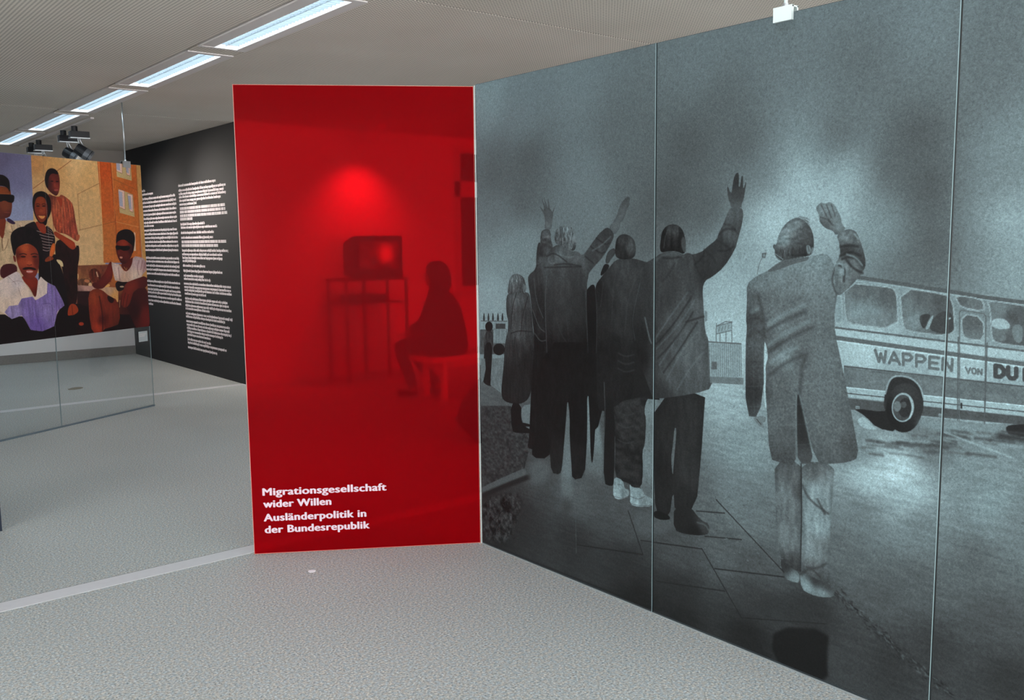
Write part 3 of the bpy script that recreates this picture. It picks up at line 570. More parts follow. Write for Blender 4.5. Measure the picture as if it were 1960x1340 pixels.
    cv.fill([(268, 985), (300, 970), (378, 1050), (380, 1108), (340, 1102), (298, 1082)], [(300, 1000, t(60)), (350, 1080, t(120))], z3, smooth=1)
    cv.fill([(378, 1040), (470, 1080), (545, 1110), (560, 1140), (584, 1158), (565, 1188), (500, 1188), (440, 1172), (390, 1142)], [(420, 1120, t(134)), (500, 1160, t(124)), (520, 1110, t(70)), (460, 1085, t(60))], z3, smooth=1)
    cv.fill([(238, 425), (245, 600), (250, 800), (268, 920), (278, 972), (305, 1000), (378, 1052), (386, 1000), (386, 700), (392, 560), (388, 425)], [(300, 470, t(86)), (290, 600, t(106)), (350, 650, t(98)), (300, 850, t(102)), (370, 600, t(74)), (340, 1000, t(70))], z3, smooth=1, tex=.09, ts=(26, 6), vol=.25)
    cv.fill([(388, 430), (392, 560), (402, 650), (386, 900), (380, 1042), (470, 1084), (548, 1116), (552, 1080), (532, 1000), (546, 920), (552, 780), (566, 600), (576, 430)], [(450, 470, t(90)), (470, 600, t(122)), (540, 600, t(116)), (480, 780, t(126)), (430, 900, t(112)), (520, 900, t(100)), (460, 1050, t(84))], z3, smooth=1, tex=.09, ts=(26, 6), vol=.25)
    for q in ([(395, 560), (430, 640), (540, 720)], [(420, 1020), (470, 1030), (530, 1000)], [(390, 1060), (440, 1020), (500, 1080)], [(280, 975), (330, 990), (380, 1040)], [(480, 640), (520, 720)]): cv.stroke(q, 9, t(62), z3, alpha=.55, soft=5)
    cv.stroke([(388, 440), (392, 700), (384, 1040)], 7, t(48), z3, alpha=.8)
    cv.fill([(120, 176), (132, 206), (165, 238), (182, 232), (168, 196), (176, 210), (190, 205), (192, 170)], t(112), z3, smooth=1); cv.stroke([(140, 190), (165, 220)], 4, t(66), z3)
    body = [(160, 610, t(112)), (300, 530, t(118)), (420, 480, t(122)), (560, 470, t(126)), (400, 600, t(108)), (550, 600, t(114)), (620, 520, t(116)), (140, 700, t(90)), (240, 720, t(96)), (400, 750, t(96)), (560, 750, t(104)), (130, 850, t(74)), (160, 950, t(84)), (300, 880, t(106)), (280, 1000, t(86)), (450, 900, t(94)), (580, 950, t(100)), (330, 1080, t(118)), (450, 1080, t(90)), (600, 1100, t(104)), (140, 1150, t(72)), (300, 1230, t(92)), (500, 1250, t(98)), (660, 1250, t(100)), (130, 1300, t(58))]
    cv.fill([(96, 620), (160, 570), (232, 535), (330, 470), (480, 450), (540, 436), (602, 421), (642, 460), (664, 512), (672, 600), (680, 700), (660, 800), (666, 950), (700, 1100), (748, 1345), (790, 1560), (820, 1740), (745, 1770), (650, 1780), (535, 1776), (430, 1330), (422, 1560), (420, 1790), (310, 1770), (244, 1748), (225, 1400), (214, 1200), (180, 1480), (90, 1470), (90, 1000), (100, 900), (92, 850), (100, 720)],
            body + [(260, 1500, t(96)), (340, 1600, t(88)), (560, 1500, t(98)), (680, 1500, t(94)), (620, 1650, t(92)), (760, 1650, t(84)), (330, 1720, t(80))], z2, smooth=1, tex=.07, ts=(3, 3), vol=.16)
    cv.fill([(210, 985), (222, 1010), (237, 1090), (217, 1150), (222, 1220), (214, 1340), (228, 1420), (212, 1420), (206, 1200)], t(164), z2, smooth=1)
    cv.fill([(370, 30), (362, 130), (366, 300), (370, 440), (462, 440), (425, 260), (395, 120)], [(380, 100, t(50)), (400, 420, t(78)), (390, 250, t(56))], z3, smooth=1)
    cv.stroke([(362, 60), (362, 300), (362, 445)], 6, t(120), z3, alpha=.5, soft=4); cv.stroke([(375, 40), (420, 240), (464, 432)], 6, t(126), z3, alpha=.5, soft=4)
    for k in range(9):                           # window-pane check of the cloth
        y = 620 + k * 130
        cv.stroke([(110, y + 12), (300, y + 4), (500, y - 8), (690, y - 26)], 4, t(128), z2, alpha=.12, soft=3)
    for x in (130, 260, 390, 520, 640): cv.stroke([(x, 620), (x + 6, 1000), (x + 22, 1740)], 4, t(128), z2, alpha=.09, soft=3)
    for q in ([(230, 920), (330, 860), (470, 800)], [(235, 1060), (350, 980), (520, 900)], [(250, 1200), (360, 1120), (460, 1080)], [(440, 1330), (450, 1160), (480, 1080)], [(170, 690), (200, 800), (212, 960)], [(110, 850), (170, 830), (190, 860)], [(110, 960), (160, 920), (200, 950)]): cv.stroke(q, 12, t(62), z2, alpha=.45, soft=9)
    for q in ([(240, 880), (340, 810), (460, 760)], [(240, 1010), (360, 930), (500, 860)], [(250, 1130), (340, 1060), (420, 1030)], [(130, 800), (170, 780)]): cv.stroke(q, 12, t(136), z2, alpha=.4, soft=9)
    cv.stroke([(664, 520), (640, 600), (676, 690)], 7, t(66), z2, alpha=.6, soft=4)
    cv.fill([(658, 500), (700, 440), (692, 350), (670, 308), (730, 268), (782, 270), (812, 300), (852, 420), (864, 500), (840, 552), (760, 642), (680, 708), (668, 640)], [(730, 300, t(108)), (790, 330, t(96)), (740, 400, t(60)), (840, 460, t(66)), (780, 500, t(100)), (700, 520, t(120)), (700, 620, t(104)), (790, 580, t(92))], z2, tex=.1, ts=(7, 7), vol=.2)
    for q in ([(700, 440), (760, 410), (830, 440)], [(710, 460), (780, 440), (850, 500)], [(690, 500), (730, 520), (720, 600)], [(740, 470), (780, 520), (840, 550)], [(700, 380), (760, 370), (810, 380)]): cv.stroke(q, 9, t(46), z2, alpha=.65, soft=5)
    for q in ([(670, 490), (715, 490), (720, 560)], [(740, 430), (800, 450), (840, 500)], [(790, 300), (815, 330)]): cv.stroke(q, 6, t(146), z2, alpha=.6, soft=4)
    cv.fill([(672, 312), (650, 276), (610, 266), (580, 240), (562, 212), (566, 182), (540, 132), (552, 114), (575, 94), (600, 104), (630, 90), (662, 110), (682, 150), (702, 190), (708, 235), (738, 270)], [(580, 130, t(118)), (620, 180, t(104)), (650, 120, t(122)), (680, 240, t(116)), (600, 230, t(84)), (650, 280, t(96))], z2, smooth=1, vol=.2)
    for q in ([(575, 110), (600, 160), (612, 190)], [(610, 110), (628, 160), (640, 190)], [(640, 110), (655, 150), (665, 180)], [(570, 190), (610, 200), (650, 240)], [(620, 200), (640, 230)]): cv.stroke(q, 5, t(74), z2, alpha=.7, soft=3)
    cv.fill([(230, 536), (300, 482), (345, 462), (470, 450), (500, 442), (490, 470), (400, 490), (300, 530), (240, 545)], t(86), z2, alpha=.8)
    cv.fill([(330, 470), (470, 448), (520, 430), (520, 390), (330, 400)], t(88), z2)
    cv.fill([(296, 320), (291, 368), (270, 364), (264, 384), (280, 402), (276, 432), (300, 468), (335, 470), (450, 440), (482, 442), (524, 420), (531, 340), (516, 270), (480, 220), (430, 190), (380, 204), (330, 250)], [(340, 270, t(116)), (400, 230, t(112)), (330, 330, t(128)), (460, 280, t(82)), (500, 330, t(76)), (400, 330, t(86)), (320, 400, t(78)), (400, 410, t(62)), (450, 420, t(58)), (470, 360, t(64))], z2, tex=.12, ts=(4, 8), vol=.25)
    cv.fill([(478, 372), (496, 366), (512, 390), (506, 430), (488, 428), (480, 400)], t(112), z2); cv.stroke([(492, 380), (500, 410)], 4, t(66), z2); cv.fill([(512, 380), (528, 385), (526, 425), (508, 430)], t(118), z2, alpha=.7)
    for k in range(30):
        rs = random.Random(k + 77); x = 300 + rs.random() * 170; cv.stroke([(x, 380 + rs.random() * 40), (x + rs.uniform(-12, 18), 430 + rs.random() * 26)], 3, t(rs.choice((44, 52, 96))), z2, alpha=.5)
    for k in range(9): cv.stroke([(410 + k * 7, 200 + k * 2), (440 + k * 6, 184 + k * 4), (490 + (k % 3) * 6, 196 + k * 6)], 2, t(74), z2, alpha=.6)
    for q in ([(272, 420), (300, 440), (330, 462)], [(280, 440), (310, 466)]): cv.stroke(q, 5, t(140), z2, alpha=.6)
    # paving joints, reflections and the broken edge of the road
    zl = (900, 960, 1.849)
    for q in ([(605, 145), (820, 175)], [(820, 175), (960, 420)], [(960, 420), (1260, 442)], [(865, 245), (1110, 275)], [(660, 290), (900, 325)], [(800, 40), (900, 48)], [(870, 0), (1110, 258)], [(830, 130), (960, 142)], [(375, 160), (610, 195)], [(560, 40), (612, 195)], [(380, 420), (640, 360)]):
        cv.stroke(q, 4, t(44), zl, alpha=.85, smooth=0, soft=1.5)
    cv.stroke([(372, 0), (376, 190)], 4, t(92), zl, alpha=.5); cv.stroke([(45, 150), (640, 385)], 6, t(40), zl, alpha=.4, soft=4)
    cv.fill([(1075, 450), (1272, 462), (1262, 560), (1268, 650), (1160, 640), (1066, 560)], t(38), zl, smooth=1, blur=2)
    cv.fill([(1080, 330), (1260, 350), (1280, 440), (1080, 440), (1000, 340)], t(58), zl, blur=8, alpha=.6)
    for k in range(150):
        rs = random.Random(k + 200); u = rs.random(); x = 1290 + 420 * u + rs.uniform(-14, 14); y = 325 + 375 * u + rs.uniform(-16, 16) + 30 * u * (1 - u)
        cv.stroke([(x, y), (x + rs.uniform(3, 14), y + rs.uniform(2, 12))], 5, t(rs.choice((40, 48, 54, 100))), zl, alpha=.6, soft=2)
    for k in range(90):
        rs = random.Random(k + 600); x = 860 + rs.random() * 260; y = rs.random() * 240
        cv.stroke([(x, y), (x + 6, y + 2)], 3, t(rs.choice((70, 124))), zl, alpha=.4)
    # pale rims along sleeves and coat edges
    for z, q in ((z6, [(545, 780), (532, 1000), (548, 1330)]), (z6, [(826, 880), (832, 1100), (840, 1330)]), (z6, [(412, 800), (432, 960), (440, 1080), (456, 1200)]), (z6, [(892, 870), (905, 1050), (900, 1330)]),
                 (z6, [(275, 1180), (255, 1290), (245, 1420)]), (z1, [(95, 830), (74, 925), (48, 1040), (40, 1130), (60, 1240)]), (z1, [(545, 880), (552, 1040), (560, 1180)]), (z1, [(190, 700), (188, 1000), (190, 1600)]), (z1, [(590, 1260), (604, 1400), (612, 1560)])):
        cv.stroke(q, 4, t(126), z, alpha=.35, soft=2)
    # film grain
    g = np.random.RandomState(3).randn(cv.h, cv.w).astype(np.float32)
    cv.a *= (1 + 0.045 * g + 0.05 * boxblur(g, 1))[..., None]
    cv.a[:] = 255 * np.clip(1.26 * np.clip(cv.a / 255, 0, 1) ** 1.34, 0.02, 1)
    return cv

# ---- colour group photograph on the two glass panels far left
PA = np.array([2.896, 9.17]); PB = np.array([1.384, 8.348])
PU = (PA - PB) / np.linalg.norm(PA - PB); PN = np.array([PU[1], -PU[0]])   # PU runs to the right end, PN faces the camera
PZ0, PZ1, PLEN, PRES = 0.797, 2.352, 2.3, 300
def photo_cv(p):
    q = on_plane(p[:, 0], p[:, 1], (PA[0], PA[1], 0), (PN[0], PN[1], 0))
    s = (q[:, :2] - PA) @ PU
    return np.stack([(s + PLEN) * PRES, (PZ1 - q[:, 2]) * PRES], 1)
def paint_photo():
    cv = Canvas(int(PLEN * PRES), int((PZ1 - PZ0) * PRES), photo_cv)
    a = (0, 290, 7.053); b = (140, 290, 7.05); c = (0, 430, 5.825); d = (130, 430, 5.824)
    K = (20, 9, 12)
    cv.fill([(-900, 0), (400, 0), (400, 800), (-900, 800)], [(0, 300, (104, 98, 128)), (-300, 300, (104, 98, 128)), (30, 340, (120, 118, 152)), (40, 400, (148, 154, 186)), (0, 420, (156, 164, 194)), (-200, 420, (150, 158, 190))], smooth=0, tex=.03)
    cv.fill([(-900, 424), (0, 424), (66, 421), (70, 800), (-900, 800)], (206, 178, 146), smooth=0)
    # tower block
    cv.fill([(415, 20), (1420, 60), (1420, 1640), (470, 1640), (440, 600)], [(460, 120, (206, 146, 88)), (700, 200, (214, 160, 98)), (1000, 110, (236, 190, 130)), (1200, 300, (226, 176, 112)), (1100, 700, (222, 178, 120)), (500, 500, (212, 166, 112)), (1100, 1300, (220, 180, 128))], a, smooth=0, tex=.05, ts=(8, 8))
    cv.fill([(325, 120), (505, 120), (575, 945), (600, 1500), (410, 1500), (385, 900)], [(420, 200, (206, 84, 28)), (440, 600, (204, 96, 38)), (480, 1200, (198, 112, 52))], b, smooth=0, tex=.06, ts=(6, 6))
    cv.fill([(505, 120), (850, 150), (930, 1500), (600, 1500), (575, 945)], [(600, 250, (208, 114, 48)), (750, 450, (200, 98, 38)), (800, 950, (206, 112, 48)), (650, 1100, (202, 106, 44))], b, smooth=0, tex=.06, ts=(6, 6))
    cv.fill([(845, 150), (905, 170), (975, 1340), (985, 1500), (935, 1500)], (206, 152, 86), b, smooth=0, tex=.05)
    ln = (138, 84, 46)
    for q in ([(60, 575), (345, 430)], [(80, 1060), (560, 945)], [(500, 350), (860, 520)], [(60, 575), (90, 1060)]): cv.stroke(q, 7, ln, b, smooth=0, alpha=.7)
    cv.stroke([(570, 945), (890, 1020)], 7, (228, 160, 96), b, smooth=0); cv.stroke([(445, 500), (960, 120)], 8, (150, 84, 44), a, smooth=0)
    cv.stroke([(345, 120), (410, 1340)], 8, (236, 186, 116), b, smooth=0); cv.stroke([(500, 160), (575, 1000), (590, 1340)], 10, (150, 62, 24), b, smooth=0); cv.stroke([(522, 160), (560, 900)], 6, (232, 150, 84), b, smooth=0); cv.stroke([(848, 180), (905, 1340)], 8, (160, 92, 40), b, smooth=0)
    for dy, dx in ((0, 0), (-488, -38)):
        o = lambda p: [(x + dx, y + dy) for x, y in p]
        cv.fill(o([(604, 500), (806, 580), (828, 882), (626, 826)]), (204, 176, 122), b, smooth=0)
        for f, g in (([(606, 505), (690, 530), (700, 785), (622, 750)], [(613, 532), (660, 546), (670, 745), (625, 730)]), ([(728, 565), (800, 582), (808, 818), (760, 800)], [(736, 592), (776, 602), (788, 786), (752, 768)])):
            cv.fill(o(f), (238, 198, 178), b, smooth=0); cv.fill(o(g), (176, 174, 190), b, smooth=0); cv.stroke(o(f) + o(f)[:1], 6, (120, 56, 30), b, smooth=0, alpha=.6)
    cv.fill([(820, 1080), (838, 1100), (845, 1340), (815, 1340)], (232, 200, 166), b, smooth=0)
    # yard behind the seated people
    cv.fill([(90, 455), (470, 440), (980, 440), (980, 1400), (90, 1400)], [(600, 500, (196, 108, 48)), (200, 600, (120, 70, 50)), (900, 480, (204, 150, 86)), (700, 900, (60, 20, 20))], d, smooth=0)
    cv.fill([(95, 470), (480, 448), (480, 640), (105, 690)], [(200, 500, (134, 78, 52)), (150, 600, (158, 100, 62)), (400, 520, (120, 60, 42))], d, smooth=0, tex=.12)
    cv.fill([(105, 600), (260, 600), (260, 690), (105, 690)], (96, 60, 44), d, alpha=.8, tex=.3); cv.fill([(100, 545), (118, 545), (118, 600), (100, 610)], (226, 180, 120), d); cv.fill([(225, 650), (262, 640), (270, 700), (230, 700)], (222, 180, 130), d); cv.fill([(180, 605), (240, 610), (240, 650), (180, 640)], (190, 120, 80), d)
    cv.fill([(100, 672), (560, 700), (560, 860), (100, 860)], [(200, 690, (196, 150, 134)), (450, 730, (200, 160, 128)), (160, 800, (100, 66, 66)), (500, 800, (214, 156, 90))], d, smooth=0, tex=.06)
    cv.fill([(105, 740), (300, 740), (300, 1250), (105, 1250)], (44, 18, 20), d, smooth=0)
    cv.fill([(390, 690), (460, 650), (470, 690), (400, 700)], (226, 170, 96), d)
    # lower dark ground
    cv.fill([(-400, 1000), (300, 1000), (500, 900), (900, 880), (930, 1600), (-400, 1600)], K, c, smooth=0); cv.fill([(90, 880), (600, 1000), (920, 1000), (920, 1400), (90, 1400)], (26, 9, 12), d, smooth=0)
    cv.fill([(430, 330), (640, 330), (770, 900), (770, 1300), (430, 1300)], K, c, smooth=0)
    # man at the left edge
    cv.fill([(-260, 1000), (-60, 940), (60, 945), (110, 935), (215, 975), (310, 948), (330, 1340), (300, 1560), (-300, 1560)], [(0, 1000, (196, 160, 120)), (120, 1050, (212, 180, 140)), (120, 1300, (206, 176, 138)), (280, 1000, (210, 180, 150))], a, smooth=1, tex=.1, ts=(16, 6))
    for q in ([(60, 1100), (20, 1200), (40, 1340)], [(150, 1000), (170, 1080)], [(120, 1085), (190, 1090)], [(60, 1330), (100, 1250), (110, 1180)], [(260, 990), (280, 1030)], [(20, 1180), (30, 1300)]): cv.stroke(q, 9, (110, 74, 50), a, alpha=.7)
    cv.fill([(105, 885), (225, 970), (160, 985), (80, 930)], (52, 30, 62), a); cv.fill([(-60, 870), (85, 895), (70, 1000), (40, 1200), (-10, 1120), (-60, 1000)], (124, 48, 26), a)
    cv.fill([(-150, 460), (132, 475), (150, 600), (165, 700), (152, 830), (120, 895), (-60, 920), (-150, 760)], [(0, 520, (132, 62, 26)), (60, 740, (122, 58, 34)), (100, 850, (84, 32, 26)), (-60, 800, (90, 36, 26))], a, vol=.2)
    cv.fill([(-170, 560), (-160, 380), (-60, 310), (40, 310), (112, 366), (132, 430), (134, 568), (100, 480), (0, 455), (-120, 480)], K, a)
    cv.fill([(-160, 570), (0, 572), (180, 580), (196, 612), (182, 694), (110, 684), (60, 655), (0, 682), (-120, 680)], (14, 5, 8), a); cv.stroke([(-60, 566), (140, 572)], 6, (190, 120, 70), a, alpha=.7); cv.stroke([(60, 820), (130, 826)], 10, (150, 70, 60), a, alpha=.7)
    # tall man standing at the back
    cv.fill([(620, 130), (850, 240), (882, 225), (884, 380), (860, 480), (866, 900), (740, 960), (700, 450), (610, 370)], (34, 12, 13), c, tex=.3)
    cv.fill([(640, 560), (720, 600), (800, 612), (820, 570), (940, 650), (992, 740), (1012, 900), (1032, 1000), (1060, 1150), (1050, 1230), (900, 1110), (740, 1090), (690, 820), (675, 640)], [(760, 700, (176, 88, 56)), (940, 740, (168, 78, 52)), (760, 960, (172, 76, 48)), (960, 1050, (160, 70, 50)), (700, 620, (120, 52, 36))], a, tex=.2, ts=(14, 4), vol=.2)
    for k in range(9): cv.stroke([(700 + k * 34, 660 + abs(k - 4) * 8), (712 + k * 36, 860), (720 + k * 38, 1090)], 8, (84, 26, 24), a, alpha=.5, soft=2)
    cv.fill([(748, 600), (855, 640), (826, 770), (800, 700)], (160, 56, 30), a)
    cv.stroke([(845, 660), (840, 800), (855, 1100)], 7, (208, 130, 92), a, alpha=.6)
    cv.fill([(606, 330), (622, 268), (682, 224), (742, 236), (790, 290), (808, 400), (802, 520), (768, 604), (715, 580), (660, 530), (625, 480), (604, 400)], [(720, 400, (120, 42, 30)), (760, 340, (96, 34, 28)), (650, 420, (60, 20, 22)), (750, 470, (140, 52, 38)), (720, 560, (70, 24, 24))], a, vol=.2)
    cv.fill([(602, 400), (608, 310), (640, 240), (700, 220), (760, 246), (792, 300), (770, 310), (700, 290), (660, 330), (645, 420), (650, 500), (622, 480)], (22, 8, 14), a)
    for x, y in ((700, 400), (770, 404)): cv.ell(x, y, 20, 9, (36, 10, 14), a)
    cv.ell(738, 450, 14, 28, (164, 66, 50), a, alpha=.6); cv.ell(756, 520, 30, 12, (168, 74, 70), a)
    cv.fill([(600, 60), (700, 120), (830, 190), (850, 240), (820, 285), (770, 260), (690, 180), (600, 120)], (164, 60, 30), c, vol=.3); cv.stroke([(836, 205), (845, 245)], 9, (236, 190, 150), c)
    cv.fill([(840, 110), (893, 108), (880, 170), (850, 190)], (180, 90, 58), c)
    # smiling man in the striped shirt
    cv.fill([(290, 1015), (450, 938), (480, 960), (560, 1100), (622, 1112), (610, 985), (695, 1040), (742, 1150), (742, 1245), (700, 1400), (560, 1480), (430, 1300), (430, 1060)], (30, 15, 20), a)
    for k in range(7): cv.stroke([(480 + k * 12, 1065 + k * 42), (600 + k * 4, 1102 + k * 40), (735 - k * 12, 1130 + k * 34)], 9, (196, 172, 164), a, smooth=1, alpha=.85)
    for k in range(3): cv.stroke([(640, 1015 + k * 28), (700, 1050 + k * 30)], 7, (186, 160, 150), a, alpha=.8)
    cv.fill([(468, 930), (610, 970), (628, 1112), (560, 1104), (500, 1020)], (150, 54, 30), a)
    cv.fill([(434, 720), (440, 610), (480, 548), (570, 528), (645, 570), (684, 650), (694, 780), (672, 860), (640, 910), (620, 1010), (580, 968), (540, 972), (500, 930), (460, 840)], K, a)
    cv.fill([(478, 625), (550, 600), (610, 630), (650, 750), (634, 880), (590, 956), (530, 956), (486, 870), (456, 780)], [(540, 650, (140, 58, 28)), (590, 780, (150, 62, 34)), (500, 760, (120, 44, 24)), (560, 920, (130, 50, 28)), (640, 780, (80, 24, 20))], a, vol=.2)
    for x in (510, 590): cv.ell(x, 735, 24, 9, (40, 12, 14), a); cv.stroke([(x - 26, 712), (x, 700), (x + 26, 714)], 7, (44, 14, 14), a)
    cv.ell(550, 800, 26, 22, (176, 80, 46), a, alpha=.6); cv.fill([(505, 858), (560, 868), (615, 862), (590, 905), (550, 908)], (230, 150, 84), a); cv.stroke([(500, 855), (560, 862), (620, 858)], 7, (90, 26, 18), a)
    cv.fill([(690, 1250), (742, 1225), (745, 1340), (700, 1430), (655, 1430)], (206, 100, 42), a, vol=.3)
    cv.fill([(480, 420), (540, 360), (620, 385), (700, 500), (760, 880), (720, 1010), (520, 640)], (20, 10, 14), c); cv.fill([(500, 380), (560, 340), (610, 380), (540, 410), (500, 415)], (140, 56, 26), c)
    cv.fill([(615, 380), (695, 398), (710, 482), (655, 440)], (226, 202, 152), c)
    cv.fill([(745, 1015), (770, 885), (840, 878), (884, 960), (830, 1004), (790, 1010)], (160, 58, 28), c); cv.stroke([(800, 900), (810, 1000)], 7, (84, 22, 16), c); cv.ell(905, 1105, 28, 20, (166, 54, 30), c)
    cv.fill([(0, 440), (190, 430), (190, 560), (0, 620)], (70, 20, 26), c)
    # man in the open white shirt, in front
    sh = [(-60, 660), (0, 620), (100, 562), (205, 508), (255, 630), (300, 680), (395, 842), (432, 556), (520, 640), (612, 682), (692, 830), (718, 900), (640, 962), (602, 1132), (470, 1188), (340, 1172), (280, 1060), (240, 1010), (130, 1052), (0, 960), (-60, 950)]
    cv.fill(sh, [(60, 700, (222, 200, 188)), (180, 620, (214, 198, 196)), (280, 760, (232, 206, 186)), (60, 900, (226, 200, 178)), (480, 680, (230, 208, 196))], c, smooth=1, tex=.05, ts=(18, 6))
    cv.fill([(50, 975), (100, 905), (200, 895), (240, 822), (360, 800), (396, 842), (470, 800), (522, 765), (528, 645), (612, 682), (692, 830), (718, 900), (640, 962), (602, 1132), (470, 1188), (340, 1172), (280, 1060), (240, 1010), (130, 1052), (90, 1020)], [(150, 960, (150, 134, 180)), (320, 900, (130, 108, 172)), (540, 800, (136, 116, 178)), (520, 950, (142, 124, 180)), (400, 1100, (112, 88, 158)), (650, 860, (130, 108, 170))], c, smooth=0, tex=.12, ts=(24, 3))
    for q in ([(395, 842), (380, 960), (470, 1180)], [(250, 1000), (330, 1140)], [(240, 830), (250, 1000)], [(620, 700), (630, 960)], [(470, 880), (580, 870), (580, 1010)], [(465, 880), (475, 1020)]): cv.stroke(q, 6, (86, 64, 124), c, alpha=.6)
    for q in ([(130, 640), (200, 620), (255, 640)], [(200, 700), (230, 790)], [(90, 580), (180, 660)]): cv.stroke(q, 6, (150, 120, 116), c, alpha=.6)
    cv.fill([(232, 560), (425, 580), (415, 700), (396, 836), (330, 700), (262, 630)], [(330, 640, (134, 40, 24)), (400, 780, (90, 24, 18))], c)
    cv.fill([(112, 150), (128, 82), (200, 30), (290, 14), (382, 40), (445, 110), (476, 220), (474, 400), (452, 500), (430, 560), (420, 300), (330, 200), (230, 225), (180, 290), (165, 360), (140, 300)], (20, 8, 12), c, tex=.3)
    cv.fill([(172, 262), (258, 214), (342, 212), (422, 280), (440, 420), (412, 560), (350, 612), (290, 604), (250, 560), (206, 480), (176, 370)], [(270, 250, (190, 84, 42)), (350, 260, (140, 50, 26)), (230, 400, (164, 66, 36)), (320, 420, (178, 74, 44)), (400, 400, (92, 28, 20)), (260, 540, (110, 36, 26)), (340, 590, (130, 46, 34)), (190, 330, (96, 30, 20))], c, vol=.15)
    for x in (258, 385): cv.ell(x, 356, 28, 9, (44, 12, 12), c); cv.stroke([(x - 40, 330), (x, 318), (x + 36, 332)], 10, (40, 10, 12), c, alpha=.9)
    cv.ell(325, 425, 30, 20, (196, 90, 56), c, alpha=.5); cv.stroke([(300, 446), (330, 454), (352, 446)], 7, (70, 18, 14), c); cv.fill([(242, 490), (290, 470), (350, 470), (408, 492), (390, 510), (330, 492), (270, 505)], (34, 10, 12), c)
    cv.fill([(285, 512), (330, 502), (372, 514), (350, 540), (305, 540)], (190, 104, 96), c); cv.stroke([(298, 522), (362, 522)], 9, (226, 190, 176), c)
    cv.fill([(140, 340), (172, 350), (178, 420), (156, 410)], (110, 36, 22), c)
    # seated man in sunglasses, right
    cv.fill([(760, 700), (900, 690), (925, 1180), (770, 1190), (690, 1000), (640, 900)], [(860, 800, (64, 16, 18)), (860, 1000, (104, 26, 24)), (740, 950, (44, 12, 16))], d)
    cv.fill([(222, 760), (300, 706), (385, 728), (450, 790), (560, 842), (586, 1100), (480, 1142), (392, 1165), (392, 1215), (270, 1215), (235, 1000)], [(280, 800, (140, 54, 28)), (300, 1000, (128, 44, 26)), (420, 900, (116, 40, 26)), (520, 1050, (104, 36, 24)), (380, 1050, (70, 18, 18)), (330, 1150, (160, 52, 30))], d, smooth=1, tex=.08, ts=(20, 6), vol=.25)
    cv.stroke([(350, 800), (385, 1000), (388, 1200)], 12, (50, 12, 14), d, alpha=.7, soft=4)
    cv.fill([(430, 780), (520, 820), (500, 880), (450, 860)], (40, 12, 14), d)
    cv.fill([(520, 625), (660, 620), (700, 660), (600, 740), (540, 740)], (26, 9, 12), d); cv.ell(600, 690, 24, 10, (190, 160, 130), d)
    cv.fill([(462, 412), (488, 410), (505, 590), (440, 660), (380, 722), (280, 706), (266, 645), (330, 640), (360, 600), (420, 520)], [(450, 500, (112, 32, 24)), (380, 640, (96, 28, 24)), (300, 680, (84, 24, 22))], d, vol=.3)
    cv.fill([(240, 505), (300, 478), (352, 520), (372, 582), (332, 645), (265, 645), (232, 570)], (92, 38, 26), d, tex=.3); cv.stroke([(318, 530), (332, 575)], 14, (240, 200, 160), d, soft=3)
    cv.fill([(478, 405), (520, 432), (575, 440), (615, 510), (660, 522), (700, 460), (728, 348), (800, 358), (862, 382), (884, 500), (822, 562), (810, 632), (530, 640), (508, 560)], [(540, 520, (214, 188, 176)), (620, 580, (200, 164, 140)), (780, 420, (196, 168, 168)), (760, 560, (214, 190, 170)), (850, 440, (176, 140, 140))], d, smooth=1, tex=.06, ts=(18, 5), vol=.15)
    for q in ([(790, 400), (770, 480), (790, 560)], [(830, 400), (810, 500)], [(560, 480), (580, 620)], [(860, 420), (840, 520)]): cv.stroke(q, 7, (140, 96, 96), d, alpha=.6, soft=3)
    cv.fill([(575, 436), (700, 380), (725, 350), (712, 450), (662, 520), (625, 510)], (92, 26, 22), d); cv.stroke([(625, 470), (650, 510), (655, 480)], 5, (220, 170, 90), d)
    cv.fill([(640, 650), (720, 615), (885, 560), (896, 700), (740, 714), (712, 800), (690, 880), (650, 925), (600, 915), (580, 820), (612, 740)], [(840, 640, (80, 22, 22)), (700, 680, (116, 38, 28)), (640, 800, (110, 34, 26)), (620, 900, (120, 40, 28))], d, smooth=1, vol=.25)
    for q in ([(640, 760), (620, 840), (612, 905)], [(672, 780), (655, 860), (645, 915)], [(600, 800), (590, 880)]): cv.stroke(q, 8, (50, 12, 14), d, alpha=.7)
    cv.stroke([(578, 840), (574, 920)], 6, (200, 150, 110), d)
    cv.fill([(532, 230), (538, 120), (562, 74), (640, 44), (712, 64), (748, 122), (742, 220), (722, 330), (700, 300), (690, 210), (620, 156), (560, 190)], (22, 8, 12), d)
    cv.fill([(545, 185), (620, 158), (690, 208), (728, 240), (716, 340), (662, 424), (610, 444), (570, 402), (540, 320), (528, 250)], [(620, 190, (150, 46, 24)), (570, 320, (92, 28, 22)), (650, 330, (96, 30, 24)), (690, 290, (60, 16, 18)), (600, 420, (64, 18, 20))], d, vol=.2)
    cv.fill([(522, 226), (600, 238), (696, 232), (686, 282), (620, 294), (584, 270), (540, 288)], (14, 4, 6), d); cv.fill([(572, 352), (612, 356), (604, 378), (580, 376)], (206, 140, 120), d); cv.ell(566, 310, 14, 22, (122, 42, 32), d, alpha=.6)
    g = np.random.RandomState(5).randn(cv.h, cv.w).astype(np.float32)
    cv.a *= (1 + 0.05 * g)[..., None]
    return cv

